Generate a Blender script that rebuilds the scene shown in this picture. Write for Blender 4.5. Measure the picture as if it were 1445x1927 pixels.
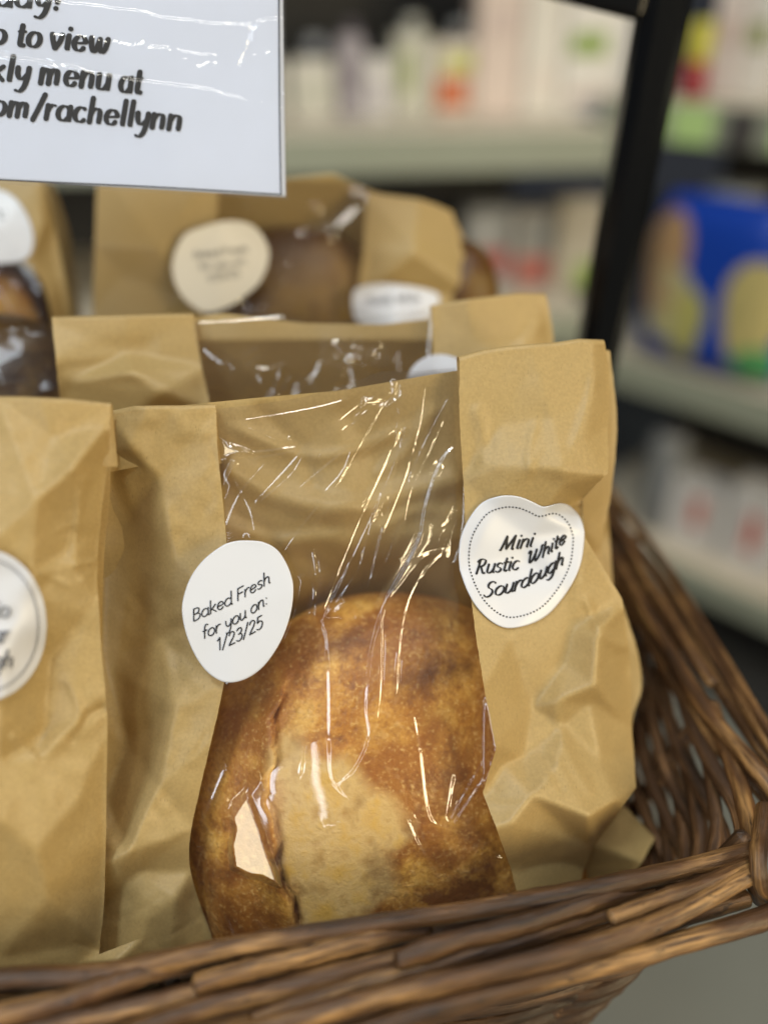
import bpy, math, random
import numpy as np
from mathutils import Vector, Matrix
from mathutils.geometry import delaunay_2d_cdt
rng = np.random.default_rng(7)
random.seed(7)
scene = bpy.context.scene
for o in list(bpy.data.objects):
    bpy.data.objects.remove(o)

# ---------------------------------------------------------------- camera, light, exposure
W, H, F = 1445.0, 1927.0, 1600.0
PITCH = math.radians(31.0)
CAM = np.array([0.0, 0.0, 1.40])
FW = np.array([0, math.cos(PITCH), -math.sin(PITCH)])
UP = np.array([0, math.sin(PITCH), math.cos(PITCH)])
RT = np.array([1.0, 0, 0])
cam_d = bpy.data.cameras.new('camera')
cam = bpy.data.objects.new('camera', cam_d)
scene.collection.objects.link(cam)
cam.location = CAM
cam.rotation_euler = (math.pi/2 - PITCH, 0, 0)
cam_d.sensor_fit = 'VERTICAL'
cam_d.sensor_height = 36.0
cam_d.lens = 36.0*F/H
cam_d.clip_start = 0.01
cam_d.clip_end = 60
cam_d.dof.use_dof = True
cam_d.dof.focus_distance = 0.310
cam_d.dof.aperture_fstop = 2.1
scene.camera = cam

world = bpy.data.worlds.new('World')
scene.world = world
world.use_nodes = True
wb = world.node_tree.nodes['Background']
wb.inputs[0].default_value = (0.80, 0.86, 1.0, 1)
wb.inputs[1].default_value = 0.032

def area(name, rel, target, sx, sy, radiance, col):
    d = bpy.data.lights.new(name, 'AREA')
    d.shape = 'RECTANGLE'; d.size = sx; d.size_y = sy
    d.energy = radiance*math.pi*sx*sy
    d.color = col
    o = bpy.data.objects.new(name, d)
    scene.collection.objects.link(o)
    p = Vector(CAM) + Vector(rel); t = Vector(CAM) + Vector(target)
    q = (t - p).to_track_quat('-Z', 'Y')
    o.location = p; o.rotation_euler = q.to_euler()
    return o
TGT = (0.0, 0.28, -0.2)
def strip(name, x, z, y0, y1, w, radiance, col):
    """a row of ceiling tubes running along the aisle, facing down"""
    o = area(name, (x, (y0+y1)/2, z), (x, (y0+y1)/2+1e-4, z-1), w, y1-y0, radiance, col)
    o.rotation_euler = (0, 0, 0)
    return o
strip('cool_ceiling_strip', -0.95, 1.75, -8.5, 0.0, 0.30, 8.0, (0.84, 0.92, 1.0))
area('cool_key_lamp', (-0.50, -0.34, 1.75), TGT, 0.26, 0.26, 74.0, (0.88, 0.97, 0.95))
area('cool_glint_lamp', (-1.16, -1.32, 0.12), TGT, 0.24, 1.10, 10.0, (0.86, 0.91, 1.0))  # unseen tall lamp, added so upright film creases catch white glints
area('warm_right_lamp', (1.70, -0.76, 0.10), TGT, 0.30, 1.02, 25.0, (1.0, 0.80, 0.47))
area('warm_glint_lamp', (1.36, -1.12, 0.10), TGT, 0.12, 1.02, 30.0, (1.0, 0.84, 0.52))  # narrow unseen lamp, added to draw yellow glints along the creases
area('warm_glare_panel', (-1.50, -0.95, 0.60), TGT, 0.52, 0.52, 10.0, (1.0, 0.90, 0.64))  # unseen panel, added for the tilted film facets to mirror
area('cool_glint_panel', (1.75, -0.19, 0.65), TGT, 0.26, 0.26, 14.0, (0.82, 0.88, 1.0))  # added at the right for creases that mirror no other cool lamp
area('overhead_glint_lamp', (0.07, -0.53, 1.63), TGT, 0.6, 0.20, 18.0, (1.0, 0.95, 0.85))  # added above so the sleeve crinkles and film folds glint
area('aisle_lamp', (0.5, 0.45, 1.7), (0.4, 1.3, -0.5), 0.6, 0.8, 11.0, (1.0, 0.95, 0.88))
scene.view_settings.view_transform = 'Standard'
scene.view_settings.look = 'None'
scene.view_settings.exposure = 0.03
scene.view_settings.gamma = 1.0
scene.cycles.use_denoising = True
scene.cycles.denoiser = 'OPENIMAGEDENOISE'
scene.cycles.use_adaptive_sampling = False
scene.cycles.max_bounces = 10
scene.cycles.transparent_max_bounces = 16
scene.cycles.sample_clamp_indirect = 3.0
scene.cycles.blur_glossy = 0.3

# ---------------------------------------------------------------- geometry helpers
def rays(px, py):
    px = np.asarray(px, float); py = np.asarray(py, float)
    u = (px - 722.5)/F; v = -(py - 963.5)/F
    return FW + u[..., None]*RT + v[..., None]*UP
def project(P):
    Q = np.asarray(P) - CAM
    d = Q @ FW
    return 722.5 + F*(Q @ RT)/d, 963.5 - F*(Q @ UP)/d
def at_depth(px, py, t):
    return CAM + rays(px, py)*np.asarray(t)[..., None]
def at_z(px, py, zrel):
    r = rays(px, py)
    return CAM + r*(np.asarray(zrel)/r[..., 2])[..., None]

class Plane:
    """leaning plane of a bag: through the point seen at (px,py) at depth t"""
    def __init__(self, px, py, t, yaw, lean):
        y, l = math.radians(yaw), math.radians(lean)
        self.n = np.array([math.sin(y)*math.cos(l), -math.cos(y)*math.cos(l), math.sin(l)])
        self.o = at_depth(px, py, t)
        self.r = np.cross([0, 0, 1.0], self.n); self.r /= np.linalg.norm(self.r)
        self.v = np.cross(self.n, self.r)
    def pt(self, px, py, h):
        r = rays(px, py)
        t = (np.asarray(h) + self.n @ (self.o - CAM))/(r @ self.n)
        return CAM + r*t[..., None]
    def local(self, P):
        q = P - self.o
        return q @ self.r, q @ self.v, q @ self.n

def resample(pts, n, smooth=True):
    """Catmull-Rom through control points (any dimension), uniform per span"""
    P = np.asarray(pts, float)
    m = len(P)
    t = np.linspace(0, m-1, n)
    i = np.clip(t.astype(int), 0, m-2)
    f = (t - i)[:, None]
    if not smooth or m < 3:
        return P[i]*(1-f) + P[i+1]*f
    p0 = P[np.maximum(i-1, 0)]; p1 = P[i]; p2 = P[i+1]; p3 = P[np.minimum(i+2, m-1)]
    return 0.5*((2*p1) + (-p0+p2)*f + (2*p0-5*p1+4*p2-p3)*f**2 + (-p0+3*p1-3*p2+p3)*f**3)

def noise2(nx, ny, cells, seed):
    """smooth value noise on an ny x nx raster, about -1..1"""
    r = np.random.default_rng(seed)
    cx = max(2, int(cells)); cy = max(2, int(cells*ny/max(nx, 1)))
    g = r.uniform(-1, 1, (cy+3, cx+3))
    xs = np.linspace(0, cx, nx); ys = np.linspace(0, cy, ny)
    xi = xs.astype(int); yi = ys.astype(int)
    xf = xs-xi; yf = ys-yi
    xf = xf*xf*(3-2*xf); yf = (yf*yf*(3-2*yf))[:, None]
    a = g[np.ix_(yi, xi)]; b = g[np.ix_(yi, xi+1)]; c = g[np.ix_(yi+1, xi)]; d = g[np.ix_(yi+1, xi+1)]
    return (a*(1-xf)+b*xf)*(1-yf) + (c*(1-xf)+d*xf)*yf

class HField:
    """heights above a plane on a pixel raster, linear between control points"""
    def __init__(self, box, step, ctrl, smooth=3, noise=(), seed=1):
        x0, y0, x1, y1 = box
        self.x0, self.y0, self.s = x0, y0, step
        self.nx = int((x1-x0)/step)+1; self.ny = int((y1-y0)/step)+1
        X, Y = np.meshgrid(x0+np.arange(self.nx)*float(step), y0+np.arange(self.ny)*float(step))
        self.X, self.Y = X, Y
        ctrl = [tuple(c) for c in ctrl]
        P = np.array([c[:2] for c in ctrl], float); Hh = np.array([c[2] for c in ctrl], float)
        ext = []
        for ex in np.linspace(x0-60, x1+60, 5):
            for ey in np.linspace(y0-60, y1+60, 7):
                if ex in (x0-60, x1+60) or ey in (y0-60, y1+60):
                    k = np.argsort(np.hypot(P[:, 0]-ex, P[:, 1]-ey))[:2]
                    ext.append((ex, ey, Hh[k].mean()))
        allc = ctrl+ext
        res = delaunay_2d_cdt([Vector((c[0], c[1])) for c in allc], [], [], 0, 1e-4)
        vs, fs, orig = res[0], res[2], res[3]
        hv = [allc[o[0]][2] if o else 0 for o in orig]
        Z = np.zeros(X.shape)
        for f in fs:
            (ax, ay), (bx, by), (cx, cy) = [vs[i] for i in f]
            xa, xb = min(ax, bx, cx), max(ax, bx, cx); ya, yb = min(ay, by, cy), max(ay, by, cy)
            i0 = max(0, int((xa-x0)/step)); i1 = min(self.nx, int((xb-x0)/step)+2)
            j0 = max(0, int((ya-y0)/step)); j1 = min(self.ny, int((yb-y0)/step)+2)
            if i1 <= i0 or j1 <= j0: continue
            xx = X[j0:j1, i0:i1]; yy = Y[j0:j1, i0:i1]
            det = (by-cy)*(ax-cx)+(cx-bx)*(ay-cy)
            if abs(det) < 1e-9: continue
            l1 = ((by-cy)*(xx-cx)+(cx-bx)*(yy-cy))/det
            l2 = ((cy-ay)*(xx-cx)+(ax-cx)*(yy-cy))/det
            l3 = 1-l1-l2
            m = (l1 > -1e-6) & (l2 > -1e-6) & (l3 > -1e-6)
            Z[j0:j1, i0:i1][m] = (l1*hv[f[0]]+l2*hv[f[1]]+l3*hv[f[2]])[m]
        self.Z = Z
        self.smooth(smooth)
        for k, (cells, amp) in enumerate(noise):
            self.Z = self.Z + amp*noise2(self.nx, self.ny, cells, seed*31+k)
    def smooth(self, k):
        for _ in range(k):
            p = np.pad(self.Z, 1, 'edge')
            self.Z = (p[1:-1, :-2]+p[1:-1, 2:]+p[:-2, 1:-1]+p[2:, 1:-1]+2*p[1:-1, 1:-1])/6
    def exaggerate(self, k, r=60):
        """deepen the folds without moving the sheet as a whole"""
        z = self.Z.copy(); self.smooth(r); self.Z = self.Z+(z-self.Z)*k
    def ridge(self, pts, amp, w, taper=0.15):
        """a raised crease along a pixel polyline"""
        L = resample(pts, max(8, len(pts)*8))
        n = len(L)
        x0 = L[:, 0].min()-4*w; x1 = L[:, 0].max()+4*w; y0 = L[:, 1].min()-4*w; y1 = L[:, 1].max()+4*w
        i0 = max(0, int((x0-self.x0)/self.s)); i1 = min(self.nx, int((x1-self.x0)/self.s)+2)
        j0 = max(0, int((y0-self.y0)/self.s)); j1 = min(self.ny, int((y1-self.y0)/self.s)+2)
        if i1 <= i0 or j1 <= j0: return
        X = self.X[j0:j1, i0:i1]; Y = self.Y[j0:j1, i0:i1]
        best = np.full(X.shape, 1e9); tt = np.zeros(X.shape)
        for k in range(n-1):
            a, b = L[k], L[k+1]
            d = b-a; l2 = d @ d + 1e-9
            s = np.clip(((X-a[0])*d[0]+(Y-a[1])*d[1])/l2, 0, 1)
            q = (X-a[0]-s*d[0])**2+(Y-a[1]-s*d[1])**2
            m = q < best
            best[m] = q[m]; tt[m] = ((k+s)/(n-1))[m]
        tp = np.clip(np.minimum(tt, 1-tt)/taper, 0, 1)**0.7
        self.Z[j0:j1, i0:i1] += amp*tp*np.exp(-best/(w*w))
    def __call__(self, px, py):
        px = np.asarray(px, float); py = np.asarray(py, float)
        fx = np.clip((px-self.x0)/self.s, 0, self.nx-1.001); fy = np.clip((py-self.y0)/self.s, 0, self.ny-1.001)
        i = fx.astype(int); j = fy.astype(int); fx = fx-i; fy = fy-j
        Z = self.Z
        return (Z[j, i]*(1-fx)+Z[j, i+1]*fx)*(1-fy)+(Z[j+1, i]*(1-fx)+Z[j+1, i+1]*fx)*fy

# ---------------------------------------------------------------- object helpers
def link(o): scene.collection.objects.link(o); return o
def thing(name, label, cat, loc, group=None):
    o = link(bpy.data.objects.new(name, None)); o.location = loc
    o.empty_display_size = 0.02
    o['label'] = label; o['category'] = cat
    if group: o['group'] = group
    return o
def base_of(o):
    b = np.zeros(3)
    while o is not None:
        b = b + np.array(o.location); o = o.parent
    return b
def mesh_obj(name, V, faces, mat, parent=None, smooth=True, attrs=None, fmat=None, mats=None):
    me = bpy.data.meshes.new(name)
    V = np.asarray(V, float)
    b = base_of(parent) if parent is not None else V.mean(axis=0)
    me.from_pydata((V-b).tolist(), [], [tuple(int(i) for i in f) for f in faces])
    for m in (mats or [mat]): me.materials.append(m)
    if smooth: me.polygons.foreach_set('use_smooth', np.ones(len(me.polygons), bool))
    if fmat is not None: me.polygons.foreach_set('material_index', np.asarray(fmat, np.int32))
    for k, a in (attrs or {}).items():
        a = np.asarray(a, np.float32)
        if a.ndim == 1:
            at = me.attributes.new(k, 'FLOAT', 'POINT'); at.data.foreach_set('value', a)
        else:
            at = me.attributes.new(k, 'FLOAT_VECTOR', 'POINT'); at.data.foreach_set('vector', a.ravel())
    me.update()
    o = link(bpy.data.objects.new(name, me))
    if parent is not None: o.parent = parent
    else: o.location = b
    return o
def grid_faces(ny, nx, off=0):
    J, I = np.meshgrid(np.arange(ny-1), np.arange(nx-1), indexing='ij')
    a = J*nx+I+off
    return np.stack([a, a+1, a+nx+1, a+nx], -1).reshape(-1, 4)[:, ::-1]

def patch_px(left, right, nx, ny, smooth=True, jag=0.0, seed=0):
    L = resample(left, ny, smooth); R = resample(right, ny, smooth)
    if jag:
        r = np.random.default_rng(seed)
        for E in (L, R):
            E[:, 0] += jag*np.convolve(r.normal(size=ny+8), np.ones(9)/3, 'valid')[:ny]
    s = np.linspace(0, 1, nx)[None, :, None]
    G = L[:, None]*(1-s)+R[:, None]*s
    return G[..., 0], G[..., 1]
def patch(name, plane, hf, left, right, mat, parent, nx=40, ny=120, lip=0, hoff=0.0, smooth=True, jag=0.0, seed=0, topbow=None, lipr=0.0016):
    PX, PY = patch_px(left, right, nx, ny, smooth, jag, seed)
    if topbow is not None:
        s = np.linspace(0, 1, nx)[None, :]
        fall = np.linspace(1, 0, ny)[:, None]**6
        PY = PY + np.interp(s, np.linspace(0, 1, len(topbow)), topbow)*fall
    hh = hf(PX, PY) if callable(hf) else np.full(PX.shape, hf)
    P = plane.pt(PX, PY, hh+hoff)
    if lip:
        rows = []
        r0 = lipr
        top = P[0]
        for k in range(8, 0, -1):
            a = math.pi*min(k, 5)/5
            drop = 0 if k <= 5 else lip*(k-5)/3
            rows.append(top - plane.n*r0*(1-math.cos(a)) + plane.v*(r0*math.sin(a)*0.9 - drop))
        P = np.concatenate([np.array(rows), P], 0)
    ny2 = P.shape[0]
    return mesh_obj(name, P.reshape(-1, 3), grid_faces(ny2, nx), mat, parent)

def tube_mesh(path, radii, seg=10, n=None, wob=0.0, seed=0, knots=False):
    P = resample(path, n or len(path)*8)
    m = len(P)
    R = np.interp(np.linspace(0, 1, m), np.linspace(0, 1, len(np.atleast_1d(radii))), np.atleast_1d(radii)) if np.ndim(radii) else np.full(m, radii)
    r = np.random.default_rng(seed)
    if wob:
        w = np.convolve(r.normal(size=m+12), np.ones(7)/2.6, 'same')[:m]
        R = R*(1+wob*w)
        P = P + np.stack([np.convolve(r.normal(size=m+12), np.ones(13)/3.6, 'same')[:m] for _ in range(3)], 1)*wob*R.mean()*0.8
    T = np.gradient(P, axis=0); T /= np.linalg.norm(T, axis=1)[:, None]+1e-12
    ref = np.array([0, 0, 1.0]) if abs(T[0, 2]) < 0.8 else np.array([0, 1.0, 0])
    N = np.zeros_like(P)
    n0 = np.cross(T[0], ref); N[0] = n0/np.linalg.norm(n0)
    for i in range(1, m):
        v = N[i-1]-T[i]*(N[i-1] @ T[i]); N[i] = v/np.linalg.norm(v)
    B = np.cross(T, N)
    # rounded ends
    cap = [(-0.85, 0.35), (-0.55, 0.75), (-0.2, 0.96)]
    Ps, Rs, Ns, Bs = [], [], [], []
    for d, s in cap:
        Ps.append(P[0]+T[0]*d*R[0]*0.6); Rs.append(R[0]*s); Ns.append(N[0]); Bs.append(B[0])
    Ps += list(P); Rs += list(R); Ns += list(N); Bs += list(B)
    for d, s in cap[::-1]:
        Ps.append(P[-1]-T[-1]*d*R[-1]*0.6); Rs.append(R[-1]*s); Ns.append(N[-1]); Bs.append(B[-1])
    Ps = np.array(Ps); Rs = np.array(Rs); Ns = np.array(Ns); Bs = np.array(Bs)
    a = np.linspace(0, 2*math.pi, seg, endpoint=False)
    V = Ps[:, None]+Rs[:, None, None]*(np.cos(a)[None, :, None]*Ns[:, None]+np.sin(a)[None, :, None]*Bs[:, None])
    M = len(Ps)
    faces = []
    for i in range(M-1):
        for k in range(seg):
            k2 = (k+1) % seg
            faces.append((i*seg+k, i*seg+k2, (i+1)*seg+k2, (i+1)*seg+k))
    faces.append(tuple(range(seg))[::-1]); faces.append(tuple((M-1)*seg+k for k in range(seg)))
    d = np.concatenate([[0], np.cumsum(np.linalg.norm(np.diff(Ps, axis=0), axis=1))])
    off = r.uniform(0, 50)
    co = np.stack([np.repeat(d*1.0+off, seg), np.tile(np.cos(a), M)*0.004+off*0.1, np.tile(np.sin(a), M)*0.004], 1)
    return V.reshape(-1, 3), faces, co
def tube(name, path, radii, mat, parent, **kw):
    V, f, co = tube_mesh(path, radii, **kw)
    return mesh_obj(name, V, f, mat, parent, attrs={'rod': co})

def box_mesh(c, size, yaw=0, bev=0.0, ax=None):
    """bevelled box; c = centre of its base"""
    sx, sy, sz = [s/2 for s in size]
    b = min(bev, sx*0.9, sy*0.9, sz*0.9)
    prof = [(-sz, b), (-sz+b*0.3, b*0.3), (-sz+b, 0), (sz-b, 0), (sz-b*0.3, b*0.3), (sz, b)] if b > 0 else [(-sz, 0), (sz, 0)]
    V = []; cs, sn = math.cos(yaw), math.sin(yaw)
    for z, ins in prof:
        bb = b if b > 0 else 0
        ring = []
        for qx, qy in ((1, 1), (-1, 1), (-1, -1), (1, -1)):
            if bb:
                seq = [((sx-ins)*qx, (sy-bb)*qy), ((sx-bb)*qx, (sy-ins)*qy)]
                if qx*qy < 0: seq = seq[::-1]
                ring += seq
            else: ring.append((sx*qx, sy*qy))
        for x, y in ring:
            V.append((c[0]+x*cs-y*sn, c[1]+x*sn+y*cs, c[2]+sz+z))
    k = len(V)//len(prof)
    faces = []
    for i in range(len(prof)-1):
        for j in range(k):
            j2 = (j+1) % k
            faces.append((i*k+j, i*k+j2, (i+1)*k+j2, (i+1)*k+j))
    faces.append(tuple(range(k))[::-1]); faces.append(tuple((len(prof)-1)*k+j for j in range(k)))
    return np.array(V), faces
def lathe_mesh(c, prof, seg=24):
    a = np.linspace(0, 2*math.pi, seg, endpoint=False)
    V = [(c[0]+r*math.cos(t), c[1]+r*math.sin(t), c[2]+z) for r, z in prof for t in a]
    faces = []
    for i in range(len(prof)-1):
        for j in range(seg):
            j2 = (j+1) % seg
            faces.append((i*seg+j, i*seg+j2, (i+1)*seg+j2, (i+1)*seg+j))
    faces.append(tuple(range(seg))[::-1]); faces.append(tuple((len(prof)-1)*seg+j for j in range(seg)))
    return np.array(V), faces

# ---------------------------------------------------------------- materials
class NT:
    def __init__(self, name):
        self.m = bpy.data.materials.new(name); self.m.use_nodes = True
        self.t = self.m.node_tree; self.N = self.t.nodes
        self.bsdf = self.N['Principled BSDF']; self.out = self.N['Material Output']
    def n(self, typ, **kw):
        x = self.N.new(typ)
        for k, v in kw.items():
            if k.startswith('i_'): x.inputs[k[2:].replace('_', ' ')].default_value = v
            else: setattr(x, k, v)
        return x
    def l(self, a, b): self.t.links.new(a, b)
    def coord(self, kind='Object'):
        return self.n('ShaderNodeTexCoord').outputs[kind]
    def mapped(self, src, scale, rot=(0, 0, 0)):
        mp = self.n('ShaderNodeMapping'); mp.inputs['Scale'].default_value = scale; mp.inputs['Rotation'].default_value = rot
        self.l(src, mp.inputs[0]); return mp.outputs[0]
    def noise(self, src, scale, detail=3, rough=0.5):
        x = self.n('ShaderNodeTexNoise'); x.inputs['Scale'].default_value = scale
        x.inputs['Detail'].default_value = detail; x.inputs['Roughness'].default_value = rough
        self.l(src, x.inputs['Vector']); return x.outputs['Fac']
    def ramp(self, src, stops):
        r = self.n('ShaderNodeValToRGB'); e = r.color_ramp.elements
        while len(e) < len(stops): e.new(0.5)
        for q, (p, c) in zip(e, stops):
            q.position = p; q.color = (*c, 1) if len(c) == 3 else c
        self.l(src, r.inputs[0]); return r.outputs[0]
    def mix(self, fac, a, b, blend='MIX'):
        x = self.n('ShaderNodeMix', data_type='RGBA', blend_type=blend)
        for s, v in ((x.inputs[0], fac), (x.inputs[6], a), (x.inputs[7], b)):
            if hasattr(v, 'is_linked') or hasattr(v, 'links'): self.l(v, s)
            else: s.default_value = v if isinstance(v, (int, float)) else (*v, 1)
        return x.outputs[2]
    def bump(self, h, strength, dist, prev=None):
        b = self.n('ShaderNodeBump'); b.inputs['Strength'].default_value = strength; b.inputs['Distance'].default_value = dist
        self.l(h, b.inputs['Height'])
        if prev is not None: self.l(prev, b.inputs['Normal'])
        return b.outputs[0]

def plain(name, col, rough=0.6, spec=0.4, metallic=0, var=0.12):
    t = NT(name)
    n = t.noise(t.coord(), 60, 3)
    c = t.mix(n, [x*(1-var) for x in col], [min(1, x*(1+var)) for x in col])
    t.l(c, t.bsdf.inputs['Base Color'])
    t.bsdf.inputs['Roughness'].default_value = rough
    t.bsdf.inputs['Specular IOR Level'].default_value = spec
    t.bsdf.inputs['Metallic'].default_value = metallic
    return t.m

def kraft(name, col=(0.415, 0.304, 0.132)):
    t = NT(name); co = t.coord()
    big = t.noise(co, 26, 4)
    base = t.mix(big, [c*0.90 for c in col], [c*1.08 for c in col])
    fine = t.noise(co, 900, 2)
    base = t.mix(t.ramp(fine, [(0.35, (0, 0, 0)), (0.75, (1, 1, 1))]), base, [c*1.18 for c in col])
    # dark short fibres in three directions
    for k, (rot, th) in enumerate((((0.4, 0.7, 0.2), 0.70), ((1.7, 0.3, 1.1), 0.705), ((0.2, 1.9, 2.2), 0.71))):
        f = t.noise(t.mapped(co, (2600, 420, 520), rot), 1.0, 1.0)
        msk = t.ramp(f, [(th, (0, 0, 0)), (th+0.07, (1, 1, 1))])
        spot = t.ramp(t.noise(co, 150+40*k, 2), [(0.42, (0, 0, 0)), (0.62, (0.62, 0.62, 0.62))])
        mm = t.mix(1.0, msk, spot, 'MULTIPLY')
        base = t.mix(mm, base, [c*0.30 for c in col])
    t.l(base, t.bsdf.inputs['Base Color'])
    t.bsdf.inputs['Roughness'].default_value = 0.47
    t.bsdf.inputs['Specular IOR Level'].default_value = 0.42
    b = t.bump(t.noise(co, 700, 3), 0.10, 0.0004)
    b = t.bump(t.noise(co, 70, 4), 0.32, 0.0013, b)
    t.l(b, t.bsdf.inputs['Normal'])
    tr = t.n('ShaderNodeBsdfTranslucent'); tr.inputs[0].default_value = (0.62, 0.40, 0.15, 1)
    ms = t.n('ShaderNodeMixShader'); ms.inputs[0].default_value = 0.30
    t.l(t.bsdf.outputs[0], ms.inputs[1]); t.l(tr.outputs[0], ms.inputs[2]); t.l(ms.outputs[0], t.out.inputs[0])
    return t.m

def film(name, rough=0.03, boost=1.5, haze=0.008, bumpd=0.0003, bscale=40):
    t = NT(name); co = t.coord()
    t.N.remove(t.bsdf)
    fr = t.n('ShaderNodeFresnel')
    ge = t.n('ShaderNodeNewGeometry'); ir = t.n('ShaderNodeMath', operation='MULTIPLY_ADD')
    ir.inputs[1].default_value = -(1.5-1/1.5); ir.inputs[2].default_value = 1.5      # same reflection from either side of the sheet
    t.l(ge.outputs['Backfacing'], ir.inputs[0]); t.l(ir.outputs[0], fr.inputs[0])
    mu = t.n('ShaderNodeMath', operation='MULTIPLY'); mu.inputs[1].default_value = boost; mu.use_clamp = True
    t.l(fr.outputs[0], mu.inputs[0])
    gl = t.n('ShaderNodeBsdfGlossy'); gl.inputs['Roughness'].default_value = rough
    tr = t.n('ShaderNodeBsdfTransparent'); tr.inputs[0].default_value = (0.995, 0.99, 0.985, 1)
    df = t.n('ShaderNodeBsdfDiffuse'); df.inputs[0].default_value = (0.8, 0.8, 0.82, 1)
    b = t.bump(t.noise(t.mapped(co, (1, 1, 0.55)), bscale, 3), 0.5, bumpd)
    t.l(b, gl.inputs['Normal'])
    g2 = t.n('ShaderNodeBsdfGlossy'); g2.inputs['Roughness'].default_value = 0.30
    mg = t.n('ShaderNodeMixShader'); mg.inputs[0].default_value = 0.22
    t.l(gl.outputs[0], mg.inputs[1]); t.l(g2.outputs[0], mg.inputs[2])
    m1 = t.n('ShaderNodeMixShader'); m1.inputs[0].default_value = haze
    t.l(tr.outputs[0], m1.inputs[1]); t.l(df.outputs[0], m1.inputs[2])
    m2 = t.n('ShaderNodeMixShader')
    t.l(mu.outputs[0], m2.inputs[0]); t.l(m1.outputs[0], m2.inputs[1]); t.l(mg.outputs[0], m2.inputs[2])
    t.l(m2.outputs[0], t.out.inputs[0])
    return t.m

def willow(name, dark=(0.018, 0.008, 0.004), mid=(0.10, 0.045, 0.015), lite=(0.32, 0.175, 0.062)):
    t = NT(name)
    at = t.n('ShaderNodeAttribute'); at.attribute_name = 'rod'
    v = at.outputs['Vector']
    g = t.noise(t.mapped(v, (60, 700, 700)), 1.0, 4, 0.6)
    s = t.noise(t.mapped(v, (22, 120, 120)), 1.0, 3)
    base = t.ramp(s, [(0.34, dark), (0.49, mid), (0.66, lite)])
    base = t.mix(t.ramp(g, [(0.35, (1, 1, 1)), (0.6, (0, 0, 0))]), base, [c*0.55 for c in mid])
    k = t.noise(t.mapped(v, (130, 260, 260)), 1.0, 2)
    base = t.mix(t.ramp(k, [(0.66, (0, 0, 0)), (0.72, (0.8, 0.8, 0.8))]), base, dark)
    t.l(base, t.bsdf.inputs['Base Color'])
    t.bsdf.inputs['Roughness'].default_value = 0.46
    t.bsdf.inputs['Specular IOR Level'].default_value = 0.45
    b = t.bump(g, 0.8, 0.0009); b = t.bump(k, 0.4, 0.0008, b)
    t.l(b, t.bsdf.inputs['Normal'])
    return t.m

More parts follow.
